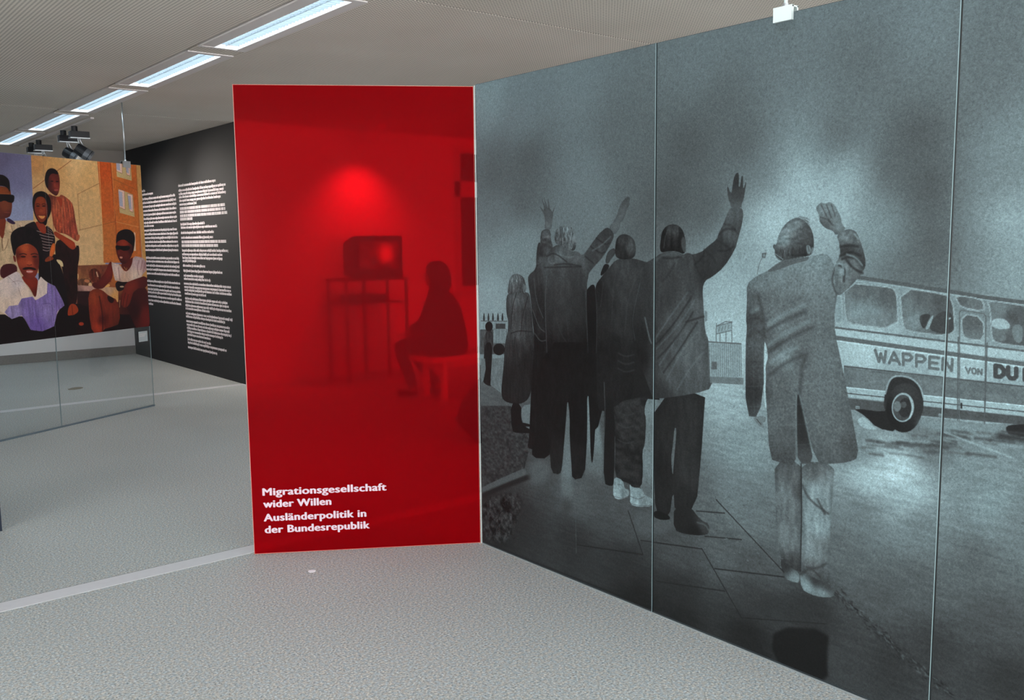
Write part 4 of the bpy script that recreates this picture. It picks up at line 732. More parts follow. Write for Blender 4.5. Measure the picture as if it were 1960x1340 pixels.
M['spot_lamp'] = emit('spot_lamp_glass', (1, 0.9, 0.75, 1), 4)
M['rail'] = mat('blue_grey_rail', srgb(112, 128, 138), 0.4, 0.3)
M['paper_grey'] = mat('caption_card', srgb(176, 188, 190), 0.7)
M['lip'] = mat('lip', srgb(150, 84, 78), 0.5)
def screen_mat():
    m, nt, p = new_mat('tv_picture'); N = nt.nodes; L = nt.links
    tc = N.new('ShaderNodeTexCoord'); n = N.new('ShaderNodeTexNoise'); n.inputs['Scale'].default_value = 14; n.inputs['Detail'].default_value = 2
    L.new(tc.outputs['Object'], n.inputs['Vector'])
    ds = N.new('ShaderNodeVectorMath'); ds.operation = 'DISTANCE'; ds.inputs[1].default_value = (5.62, 9.18, 1.46)   # a bright face in the picture
    L.new(tc.outputs['Object'], ds.inputs[0])
    mr = N.new('ShaderNodeMapRange'); mr.inputs['From Min'].default_value = .03; mr.inputs['From Max'].default_value = .15; mr.inputs['To Min'].default_value = .75; mr.inputs['To Max'].default_value = 0
    L.new(ds.outputs['Value'], mr.inputs['Value'])
    ad = N.new('ShaderNodeMath'); ad.operation = 'MULTIPLY_ADD'; ad.inputs[1].default_value = .55
    L.new(n.outputs['Fac'], ad.inputs[0]); L.new(mr.outputs[0], ad.inputs[2])
    r = N.new('ShaderNodeValToRGB'); e = r.color_ramp.elements; e[0].position = .25; e[0].color = (.06, .04, .06, 1); e[1].position = 1.0; e[1].color = (1, .62, .5, 1)
    L.new(ad.outputs[0], r.inputs[0]); L.new(r.outputs[0], p.inputs['Emission Color']); p.inputs['Emission Strength'].default_value = 1.0
    p.inputs['Base Color'].default_value = (.02, .02, .02, 1); p.inputs['Roughness'].default_value = .15
    return m
M['screen'] = screen_mat()

# ================================================================== the room
ZC = 2.92
FX0, FX1 = 2.385, 2.72                          # the slot of the light row
YB, YR, XW, XE = 13.79, 9.80, 4.13, 8.7
def slab(name, m, *b, kind=True, parent=None):
    mb = MB(); mb.box(*b); o = mb.build(name, m, parent)
    return struct(o) if kind else o
XL, YF = -5.0, -4.0
fl = slab('floor', M['floor'], XL - .2, XE + .2, YF - .2, 14.2, -0.1, 0)
for n, y0, x0, x1 in (('trim_1', 9.825, XL, XW), ('trim_2', 4.405, XL, XE)):
    mb = MB(); mb.box(x0 + .001, x1 - .001, y0, y0 + 0.115, -0.02, 0.0025); st = struct(mb.build(n, M['marble'])); mb = MB(); mb.box(x0 + .001, x1 - .001, y0 + .1155, y0 + .121, -.02, .0015); mb.build('joint', M['joint'], st)
slab('wall_back', M['white_wall'], XL, XW, YB, YB + 0.15, 0, ZC - 0.001)
slab('wall_back_upper', M['upper_wall'], XL, XW - 0.002, YB - 0.02, YB - 0.001, 2.2, ZC - .001)  # greyer sheet laid over the upper part of the back wall
slab('baseboard_back', M['granite'], XL, XW - 0.002, YB - 0.02, YB - 0.001, 0.001, 0.125)
wr = slab('wall_right', M['black_wall'], XW, XW + 0.14, YR + 0.031, YB + 0.15, 0, ZC - 0.001)
slab('wall_rear', M['white_wall'], XW, XE, YR, YR + 0.03, 0, ZC - 0.001)
slab('wall_end', M['white_wall'], XE, XE + 0.15, YF, YR + 0.03, 0, ZC - 0.001)
def holed_wall(name, axis, c, a0, a1, h0, h1, z0, z1, sgn):
    mb = MB()
    for p in ((a0, a1, 0, z0), (a0, a1, z1, ZC - .001), (a0, h0, z0, z1), (h1, a1, z0, z1)):
        if axis == 'x': mb.box(min(c, c + sgn * .15), max(c, c + sgn * .15), p[0], p[1], p[2], p[3])
        else: mb.box(p[0], p[1], min(c, c + sgn * .15), max(c, c + sgn * .15), p[2], p[3])
    struct(mb.build(name, M['white_wall']))
    n = 5; fr = MB()                              # frame with mullions in the added, unseen window
    for k in range(n + 1):
        m_ = h0 + (h1 - h0) * k / n
        q = (max(h0, m_ - .03), min(h1, m_ + .03), z0, z1)
        if axis == 'x': fr.box(c + sgn * .09, c + sgn * .05, q[0], q[1], q[2], q[3])
        else: fr.box(q[0], q[1], c + sgn * .09, c + sgn * .05, q[2], q[3])
    return struct(fr.build('added_window_2' if axis == 'x' else 'added_window_3', M['wframe']))
holed_wall('wall_left', 'x', XL, YF, YB, -3.1, 3.5, 0.8, 2.7, -1)
holed_wall('wall_front', 'y', YF, XL, XE, 0.8, 8.4, 0.8, 2.7, -1)
# window seen through the red sheet
mb = MB()
for b in ((7.06, 8.3, 0.93, 1.0), (7.06, 8.3, 2.72, 2.8), (7.06, 8.3, 2.16, 2.36), (7.06, 7.12, 1.0, 2.72), (7.66, 7.72, 1.0, 2.72), (8.24, 8.3, 1.0, 2.72)):
    mb.box(b[0], b[1], YR - 0.05, YR - 0.001, b[2], b[3])
win = struct(mb.build('window_1', M['wframe']))
for x0, x1 in ((7.12, 7.66), (7.72, 8.24)):
    for z0, z1 in ((1.0, 2.16), (2.36, 2.72)):
        p = MB(); p.box(x0, x1, YR - 0.03, YR - 0.02, z0, z1); p.build('pane', M['wglass'], win)
p = MB(); p.box(7.0, 8.36, YR - 0.18, YR - 0.001, 0.88, 0.93); p.build('window_sill', M['wframe'], win)
# ceiling: backing slab and panels
ce = slab('ceiling', M['backing'], XL - .2, XE + .2, YF - .2, 14.2, ZC + 0.12, ZC + 0.2)
g = 0.008
ROWS = (-4.6, -1.7, 0.0, 5.2)
FY = [6.22 + 1.862 * k for k in range(-5, 5)]    # far ends of the fixtures
FL = 1.655
jy = [YF - .2, -1.12, 1.63, 4.378, 9.88, 12.78, 14.2]
xs = [XL - .2] + [x for dx in ROWS for x in (FX0 + dx, FX1 + dx)] + [XE + .2]
for y0, y1 in zip(jy[:-1], jy[1:]):
    for x0, x1 in zip(xs[0::2], xs[1::2]):
        mb = MB(); mb.box(x0 + 0.004, x1 - 0.014, y0 + g, y1 - g, ZC, ZC + 0.03); mb.build('ceiling_panel', M['ceil'], ce)
for dx in ROWS:
    ends = [YF - .2 - 0.012] + FY if dx <= 0 else [YF - .2 - .012] + FY[:8] + [YB + 2]
    for k, y1 in enumerate(ends):
        nx = (ends[k + 1] - FL - 0.012) if k + 1 < len(ends) else 14.2
        if dx > 0 and k == len(ends) - 2: nx = 14.2
        if nx > y1 + .03: mb = MB(); mb.box(FX0 + dx, FX1 + dx, y1 + 0.012, nx, ZC, ZC + 0.03); mb.build('ceiling_panel', M['ceil'], ce)

# ------------------------------------------------------------------ ceiling lights
def make_light(y1, label):
    y0 = y1 - FL; cx = (FX0 + FX1) / 2
    r = thing('ceiling_light', label, 'ceiling light', (cx, (y0 + y1) / 2, ZC), 'recessed strip lights in the ceiling row')
    a, b, c, d = FX0 + 0.006, 2.492, 2.646, FX1 - 0.002
    f = MB()
    f.box(c, d, y0, y1, ZC - 0.006, ZC + 0.02); f.box(a, a + 0.012, y0, y1, ZC - 0.006, ZC + 0.02)
    f.box(a, d, y0 - 0.01, y0 + 0.035, ZC - 0.0065, ZC + 0.02); f.box(a, d, y1 - 0.03, y1 + 0.008, ZC - 0.0065, ZC + 0.02)
    f.build('frame', M['frame'], r)
    f = MB(); f.box(a + 0.012, b - 0.004, y0 + 0.035, y1 - 0.03, ZC - 0.004, ZC + 0.02)
    f.build('side_flange', M['frame'], r)
    f = MB(); f.box(b, c, y0 + 0.035, y1 - 0.03, ZC + 0.062, ZC + 0.07); f.build('diffuser', M['lamp'], r)
    f = MB(); f.box(b - 0.004, b, y0 + 0.035, y1 - 0.03, ZC + 0.0, ZC + 0.068); f.box(c, c + 0.004, y0 + 0.035, y1 - 0.03, ZC + 0.02, ZC + 0.068)
    n = 34
    for k in range(1, n):
        y = y0 + 0.035 + (FL - 0.065) * k / n; f.box(b, c, y - 0.0015, y + 0.0015, ZC + 0.012, ZC + 0.05)
    lv = f.build('louvre', M['slat'], r)
    f = MB(); f.box(b + (c - b) * .5 - 0.002, b + (c - b) * .5 + 0.002, y0 + 0.035, y1 - 0.03, ZC + 0.012, ZC + 0.05); f.build('centre_rib', M['slat'], r)
    return r
LBL = {5: 'recessed strip light directly above the red panel, large bright louvre', 6: 'recessed strip light just left of the red panel top', 7: 'recessed strip light above the hanging rod of the colour photograph',
       8: 'recessed strip light beside the nearer pair of spotlights', 9: 'recessed strip light beside the far pair of spotlights at the back wall'}
first = make_light(FY[5], LBL[5])
for k in range(0, 10):
    if k == 5: continue
    copy_tree(first, (0, FY[k] - FY[5], 0), LBL.get(k, 'recessed strip light in the row running over the grey panels'))
for k in range(0, 10):                            # more rows of these lights, out of view, added to light the hall
    copy_tree(first, (-4.6, FY[k] - FY[5], 0), 'added recessed strip light, unseen second row that lights the open hall')
for k in range(0, 10):
    copy_tree(first, (-1.7, FY[k] - FY[5], 0), 'added recessed strip light, unseen row that lights the open floor before the red panel')
for k in range(0, 8):
    copy_tree(first, (5.2, FY[k] - FY[5], 0), 'added recessed strip light, hidden row that lights the space behind the grey panels')

# ------------------------------------------------------------------ spotlights on their track
f = MB(); f.box(2.775, 2.81, 10.3, 13.7, ZC - 0.018, ZC - 0.001); tr = f.build('lighting_track', M['frame'])
tag(tr, 'thin pale track on the ceiling that carries the spotlights', 'track')
def make_spot(y, label, aim):
    x = 2.793; z = ZC - 0.02
    r = thing('spotlight', label, 'spotlight', (x, y, z), 'black track spotlights')
    f = MB(); f.tube((x, y, z), (x, y, z - 0.06), 0.032, n=14); f.build('track_adapter', M['black_metal'], r, smooth=False)
    f = MB(); f.box(x - 0.055, x + 0.145, y - 0.045, y + 0.045, z - 0.125, z - 0.055); f.build('transformer_box', M['black_metal'], r, bevel=0.004)
    f = MB(); f.box(x - 0.057, x + 0.147, y - 0.047, y + 0.047, z - 0.133, z - 0.124); f.build('base_plate', M['chrome'], r)
    p0 = Vector((x + 0.03, y, z - 0.13)); p1 = Vector((x + 0.045, y - 0.01, z - 0.23)); a = Vector(aim).normalized()
    f = MB(); f.tube(p0, p1, 0.009); f.tube(p0 + Vector((0.02, 0.012, 0)), p1 + Vector((0.05, 0.012, -0.01)), 0.006); f.build('arm', M['chrome'], r)
    h0 = p1 - a * 0.05 + Vector((0, 0, -0.03)); h1 = h0 + a * 0.10; h2 = h0 + a * 0.18
    f = MB(); f.tube(h0, h1, 0.058, 0.066, n=20); hd = f.build('head', M['black_metal'], r)
    f = MB(); f.tube(h1, h2, 0.066, 0.07, n=20, cap=False); f.tube(h2 - a * .005, h2 - a * .002, 0.07, 0.07, n=20, cap=False); f.build('shade', M['silver'], r)
    f = MB(); f.tube(h1 + a * 0.055, h1 + a * .062, 0.071, n=20, cap=False); f.build('ring', M['black_metal'], r)
    f = MB(); f.tube(h1 + a * .001, h1 + a * .006, 0.05, n=20); f.build('lamp_glass', M['spot_lamp'], r)
    l = bpy.data.lights.new('spot_beam', 'SPOT'); l.energy = 75; l.spot_size = 1.7; l.spot_blend = 1.0; l.shadow_soft_size = 0.04; l.color = (1, 0.9, 0.8)
    lo = bpy.data.objects.new('spot_beam', l); col.objects.link(lo); lo.location = h2 + a * 0.02
    lo.rotation_euler = a.to_track_quat('-Z', 'Y').to_euler(); put(lo, r)
    return r
make_spot(11.02, 'black spotlight with the widest open shade, closest to the hanging rod', (1.0, -0.35, -0.75))
make_spot(11.5, 'black spotlight half hidden behind the one closest to the hanging rod', (0.9, -0.8, -0.7))
make_spot(12.7, 'black spotlight of the far pair, tilted towards the black wall', (1.0, -0.25, -0.75))
make_spot(13.1, 'black spotlight of the far pair, the last before the back wall', (0.7, -1.2, -0.8))
# the spotlight that washes the wall behind the television
r = thing('wall_washer', 'ceiling spotlight that throws a glowing arch on the wall above the television', 'spotlight', (5.62, 9.2, ZC))
f = MB(); f.tube((5.62, 9.2, ZC - 0.001), (5.62, 9.2, ZC - 0.04), 0.06, n=20); f.build('ceiling_plate', M['white_metal'], r)
f = MB(); f.tube((5.62, 9.2, ZC - 0.04), (5.62, 9.2, ZC - 0.12), 0.01); f.build('arm', M['white_metal'], r)
a = Vector((0.0, 0.42, -0.9)).normalized(); h = Vector((5.62, 9.2, ZC - 0.13))
f = MB(); f.tube(h - a * .05, h + a * .09, 0.05, 0.06, n=20, cap=False); f.tube(h - a * .05, h - a * .045, 0.05, n=20); f.build('head', M['white_metal'], r)
l = bpy.data.lights.new('wash_beam', 'SPOT'); l.energy = 65; l.spot_size = 1.75; l.spot_blend = 1.0; l.shadow_soft_size = 0.04; l.color = (1, .95, .9)
lo = bpy.data.objects.new('wash_beam', l); col.objects.link(lo); lo.location = h + a * .1; lo.rotation_euler = a.to_track_quat('-Z', 'Y').to_euler(); put(lo, r)

# ------------------------------------------------------------------ the three grey photo panels
def film(name, pa, pb, z0, z1, n, off, th, m, uv, parent):
    """thin printed sheet between plan points pa and pb; front faces along n; uv = (u0, u1, v0, v1)"""
    pa = np.array(pa); pb = np.array(pb); n = np.array(n)
    f0 = [pa + n * (off + th), pb + n * (off + th)]; b0 = [pa + n * off, pb + n * off]
    v = [(*f0[0], z0), (*f0[1], z0), (*f0[1], z1), (*f0[0], z1), (*b0[0], z0), (*b0[1], z0), (*b0[1], z1), (*b0[0], z1)]
    me = bpy.data.meshes.new(name); me.from_pydata([tuple(map(float, q)) for q in v], [], [(0, 1, 2, 3), (5, 4, 7, 6), (4, 0, 3, 7), (1, 5, 6, 2), (3, 2, 6, 7), (4, 5, 1, 0)])
    u = me.uv_layers.new(name='print'); cs = {0: (uv[0], uv[2]), 1: (uv[1], uv[2]), 2: (uv[1], uv[3]), 3: (uv[0], uv[3])}
    for lp in me.loops: u.data[lp.index].uv = cs[lp.vertex_index % 4]
    me.materials.append(m); bm = bmesh.new(); bm.from_mesh(me); bmesh.ops.recalc_face_normals(bm, faces=bm.faces); bm.to_mesh(me); bm.free()
    o = bpy.data.objects.new(name, me); col.objects.link(o); put(o, parent); return o
def sheet(name, pa, pb, z0, z1, n, off, th, m, parent=None, mis=None):
    pa = np.array(pa); pb = np.array(pb); n = np.array(n); f = MB()
    q = [pa + n * off, pb + n * off, pb + n * (off + th), pa + n * (off + th)]
    f.hexa([(*p, z0) for p in q] + [(*p, z1) for p in q], 0, mis); return f.build(name, m, parent)
mural = paint_mural(); MI = print_mat('street_photo_print', mural.image('street_photo', MURAL_GAIN), 0.42, 0.14)
ML = ['grey photo panel beside the red one, woman in headscarf and man raising both arms', 'grey photo panel with a man in a checked jacket waving at a coach', 'grey photo panel with the coach door and the letters DUI']
for k in range(3):
    y0 = MY0 - k * PW - (0.0015 if k else 0.004); y1 = MY0 - (k + 1) * PW + 0.0015
    r = thing('photo_panel', ML[k], 'panel', (MX, (y0 + y1) / 2, 0), 'grey street photo panels')
    u0, u1 = (MY0 - y0) / MLEN, (MY0 - y1) / MLEN
    sheet('glass_pane', (MX, y0), (MX, y1), 0.004, MH, (-1, 0), -0.010, 0.0095, M['edge_dark'], r)
    film('printed_film', (MX, y0 - 0.0015), (MX, y1 + 0.001), 0.012, MH - 0.002, (-1, 0), 0.0, 0.001, MI, (u0, u1, 0, 1), r)
    sheet('bottom_rail', (MX, y0), (MX, y1), 0.0005, 0.006, (-1, 0), 0.001, 0.003, M['thin_rail'], r)
    sheet('edge_strip', (MX, y1 + 0.0036), (MX, y1 + .0012), 0.006, MH, (-1, 0), 0.0012, 0.001, M['edge'], r)
def clamp(x, y, z, ux, uy, label, m, w=0.075, hgt=0.05):
    r = thing('hanging_clamp', label, 'clamp', (x, y, z), 'ceiling rods that hold the panels')
    f = MB(); f.tube((x, y, z + hgt * .5 - 0.002), (x, y, ZC - 0.001), 0.0065, n=10); f.build('rod', M['chrome'] if m is M['chrome'] else M['white_metal'], r, smooth=True)
    f = MB(); f.tube((x, y, z + hgt * .5 - 0.001), (x, y, z + hgt * .5 + 0.012), 0.011, n=12); f.build('collar', M['chrome'], r)
    n = (uy, -ux)
    for s, nm in ((1, 'front_plate'), (-1, 'back_plate')):
        d = 0.0072 if s > 0 else -0.0195
        sheet(nm, (x - ux * w / 2, y - uy * w / 2), (x + ux * w / 2, y + uy * w / 2), z - hgt / 2, z + hgt / 2, n, d, 0.012 if s > 0 else 0.006, m, r)
    sheet('bridge', (x - ux * w / 2, y - uy * w / 2), (x + ux * w / 2, y + uy * w / 2), z + hgt * .5 - 0.006, z + hgt * .5 - 0.001, n, -0.0195, 0.036, m, r)
    return r
clamp(MX + 0.004, 1.94, MH - 0.003, 0, -1, 'white clamp on a thin rod gripping the grey panel of the checked jacket', M['white_metal'])

# ------------------------------------------------------------------ the red sheet
RA = np.array([1.837, 4.37]); RB = np.array([2.826, 3.742]); RU = (RB - RA) / np.linalg.norm(RB - RA); RN = np.array([RU[1], -RU[0]]); RH = 2.364
r = thing('red_panel', 'tall translucent red sheet with four lines of white lettering', 'panel', (*((RA + RB) / 2), 0))
sheet('pane', RA, RB, 0.003, RH, RN, -0.012, 0.012, [M['red_clear'], M['red'], M['red_edge']], r, mis=None)
pane = [o for o in bpy.data.objects if o.name.startswith('pane') and o.parent == r][0]
for p in pane.data.polygons:
    d = p.normal.x * RN[0] + p.normal.y * RN[1]
    p.material_index = 1 if d > .9 else (0 if d < -.9 else 2)
for a, b, z0, z1 in ((RA, RA + RU * .0022, .004, RH), (RB - RU * .0015, RB, .004, RH), (RA, RB, .003, .0055), (RA, RB, RH - .002, RH)): sheet('edge_highlight', a, b, z0, z1, RN, .0002, .0006, M['red_edge'], r)  # pale strips on the front: bevel highlight put in as colour
TX = [('Migrationsgesellschaft', (503.5, 948), (739, 939)), ('wider Willen', (505, 971.5), (633.5, 966)), ('Ausländerpolitik in', (506, 997.5), (700.5, 989)), ('der Bundesrepublik', (508, 1020), (707, 1011.5))]
for s, a, b in TX:
    q = on_plane(np.array([a[0], b[0]]), np.array([a[1], b[1]]), (RA[0], RA[1], 0), (RN[0], RN[1], 0))
    sa, sb = (q[0][:2] - RA) @ RU, (q[1][:2] - RA) @ RU; zb = (q[0][2] + q[1][2]) / 2
    cu = bpy.data.curves.new('lettering', 'FONT'); cu.body = s; cu.size = 0.055; cu.offset = 0.0; cu.extrude = 0.0004; cu.resolution_u = 4; cu.space_character = 1.06
    to = bpy.data.objects.new('tmp', cu); col.objects.link(to); bpy.context.view_layer.update()
    me = bpy.data.meshes.new_from_object(to.evaluated_get(bpy.context.evaluated_depsgraph_get())); bpy.data.objects.remove(to)
    co = np.zeros(len(me.vertices) * 3, np.float32); me.vertices.foreach_get('co', co); co = co.reshape(-1, 3)
    x0, x1 = co[:, 0].min(), co[:, 0].max(); xs = sa + (co[:, 0] - x0) / (x1 - x0) * (sb - sa)
    nv = len(xs); fa = [tuple(p.vertices) for p in me.polygons]
    sh = [(-.0028, 0), (0, .0010), (0, -.0010), (.0028, 0)]; xs = np.concatenate([xs + d[0] for d in sh]); co = np.concatenate([co + np.array([0, d[1], k * .00008], np.float32) for k, d in enumerate(sh)])
    me = bpy.data.meshes.new('lettering')
    pos = np.stack([RA[0] + RU[0] * xs + RN[0] * (0.0008 + co[:, 2]), RA[1] + RU[1] * xs + RN[1] * (0.0008 + co[:, 2]), zb + co[:, 1]], 1).astype(np.float32)
    faces = [tuple(i + d for i in f_) for d in (0, nv, 2 * nv, 3 * nv) for f_ in fa]
    so = np.sort(xs); gp = np.diff(so); cut = (so[np.argmax(gp)] + so[np.argmax(gp) + 1]) / 2 if ' ' in s else 1e9
    for side in ((True, False) if ' ' in s else (True,)):    # each word a piece of its own
        fs = [f_ for f_ in faces if (xs[f_[0]] < cut) == side]; ids = sorted({i for f_ in fs for i in f_}); mp = {i: k for k, i in enumerate(ids)}
        me = bpy.data.meshes.new('lettering'); me.from_pydata(pos[ids].tolist(), [], [tuple(mp[i] for i in f_) for f_ in fs]); me.materials.append(M['red_text'])
        o = bpy.data.objects.new('lettering', me); col.objects.link(o); put(o, r); o['label'] = 'white lettering'
f = MB(); f.tube((2.831, 3.739, 0.001), (2.831, 3.739, RH + 0.004), 0.0025, n=8); tag(f.build('corner_rod', M['white_metal']), 'thin pale rod in the corner where red and grey panels meet', 'rod')

# ------------------------------------------------------------------ colour photograph on glass
PI_ = print_mat('group_photo_print', paint_photo().image('group_photo', PHOTO_GAIN), 0.4, 0.3)
cuts = [0.0, -1.106, -PLEN]
PL = ['right half of the glass-mounted colour photograph, orange tower block and man in sunglasses', 'left half of the glass-mounted colour photograph, sky and man at its edge']
for k in range(2):
    s1, s0 = cuts[k] - 0.001, cuts[k + 1] + 0.001
    pa, pb = PA + PU * s0, PA + PU * s1
    r = thing('glass_panel', PL[k], 'panel', (*((pa + pb) / 2), 0), 'glass panels of the colour photograph')
    e = sheet('glass_pane', pa, pb, 0.006, PZ1, PN, -0.010, 0.010, [M['clear'], M['edge']], r)
    for p in e.data.polygons: p.material_index = 0 if abs(p.normal.x * PN[0] + p.normal.y * PN[1]) > .9 else 1
    film('printed_film', pa, pb, PZ0, PZ1 - 0.001, PN, 0.0005, 0.001, PI_, ((s0 + PLEN) / PLEN, (s1 + PLEN) / PLEN, 0, 1), r)
    sheet('floor_rail', pa, pb, 0.0005, 0.014, PN, -0.016, 0.022, M['rail'], r)
    if k == 0:
        qa = on_plane(np.array([265., 282.]), np.array([640., 640.]), (PA[0], PA[1], 0), (PN[0], PN[1], 0)); sa, sb = [(q[:2] - PA) @ PU for q in qa]
        o = sheet('caption_label', PA + PU * sa, PA + PU * sb, 0.655, 0.755, PN, 0.0005, 0.001, M['paper_grey'], r); o['label'] = 'small pale caption label stuck on the glass'
        for j in range(3): sheet('caption_line', PA + PU * (sa + .012), PA + PU * (sb - .02 - .01 * j), 0.728 - j * .012, 0.732 - j * .012, PN, 0.0016, 0.0003, M['frame'], o)
rp = on_plane(np.array(241.), np.array(314.), (PA[0], PA[1], 0), (PN[0], PN[1], 0))
clamp(rp[0] - PN[0] * .005, rp[1] - PN[1] * .005, PZ1 - 0.004, PU[0], PU[1], 'steel clamp on a long rod gripping the colour photograph', M['chrome'], 0.09, 0.06)

# ------------------------------------------------------------------ lettering on the black wall
def text_line(y0, y1, z, hgt, seed, caps=False):
    rs = random.Random(seed); f = MB(); y = y0; X = XW - 0.003
    q = lambda a, b, c, d: f.box(X, XW - 0.0002, b, a, c, d)
    while y > y1 + 0.02:
        for _ in range(rs.randint(2, 11)):
            w = hgt * rs.choice((.30, .42, .5, .5, .56, .7)); t_ = hgt * .17
            if y - w < y1: break
            asc = hgt * (1.0 if caps else rs.choice((.72, .72, .72, 1.0))); low = 0 if caps or rs.random() > .08 else -hgt * .25
            q(y, y - t_, z + low, z + asc)
            if w > hgt * .35: q(y - w + t_ , y - w, z, z + (asc if caps else hgt * .72))
            if rs.random() < .75: q(y - t_, y - w + t_, z, z + t_) if w > hgt * .35 else None
            if rs.random() < .75 and w > hgt * .35: q(y - t_, y - w + t_, z + hgt * .72 - t_, z + hgt * .72)
            y -= w + hgt * .14
        y -= hgt * .32
    if f.f: f.build('text_line', M['vinyl'], wr)
zA = (260, 330, 7.053); zB = (260, 500, 7.053)
def wp(x, y, z): q = on_x(np.array(x / z[2] + z[0]), np.array(y / z[2] + z[1]), XW); return q[1], q[2]
c2 = [(zA, v) for v in [(575, 180, 1090), (580, 245, 1215), (583, 293, 1195), (585, 335, 1220), (590, 383, 1160), (592, 433, 820), (597, 492, 1215), (598, 540, 1220), (600, 590, 1240), (602, 635, 770), (605, 700, 935), (610, 745, 1100), (612, 815, 1060), (615, 880, 1050), (622, 940, 1225), (622, 990, 1110), (628, 1052, 1260), (628, 1103, 1170), (632, 1150, 1175), (635, 1192, 820), (638, 1255, 940)]]
c2 += [(zB, v) for v in [(645, 125, 1170), (650, 190, 920), (652, 233, 1015), (652, 297, 1290), (657, 343, 1290), (660, 385, 1295), (663, 432, 955), (668, 497, 1250), (670, 540, 1260), (672, 590, 1290), (675, 633, 1000), (678, 697, 1310), (680, 740, 1205), (685, 803, 1270), (690, 850, 1268), (693, 895, 1300), (697, 940, 1185), (700, 985, 1020), (703, 1047, 1015), (705, 1092, 1220), (707, 1155, 1100)]]
for k, (z, (xa, y, xb)) in enumerate(c2):
    a = wp(xa, y, z); b = wp(xb, y, z); text_line(a[0], b[0], a[1] - 0.016, 0.034, k, k in (6, 7, 8, 9, 14, 15))
c1 = [(zA, 250, 125), (zA, 298, 235)] + [(zA, y, 0) for y in (360, 413, 465, 520, 573, 628, 680)] + [(zA, 725, 252)] + [(zA, y, 0) for y in (783, 835, 885, 938, 990, 1045, 1150, 1197, 1253, 1305)] + [(zB, y, 0) for y in (160, 262, 318, 370, 412, 465, 520)] + [(zB, 570, 235)]
for k, (z, y, xb) in enumerate(c1):
    xa = 75 + (y + (1199 if z is zB else 0)) * .05 + 10; a = wp(xa, y, z); y1 = wp(xb, y, z)[0] if xb else 11.74 + random.Random(k).random() * .03
    text_line(13.3, y1, a[1] - 0.016, 0.034, 100 + k)

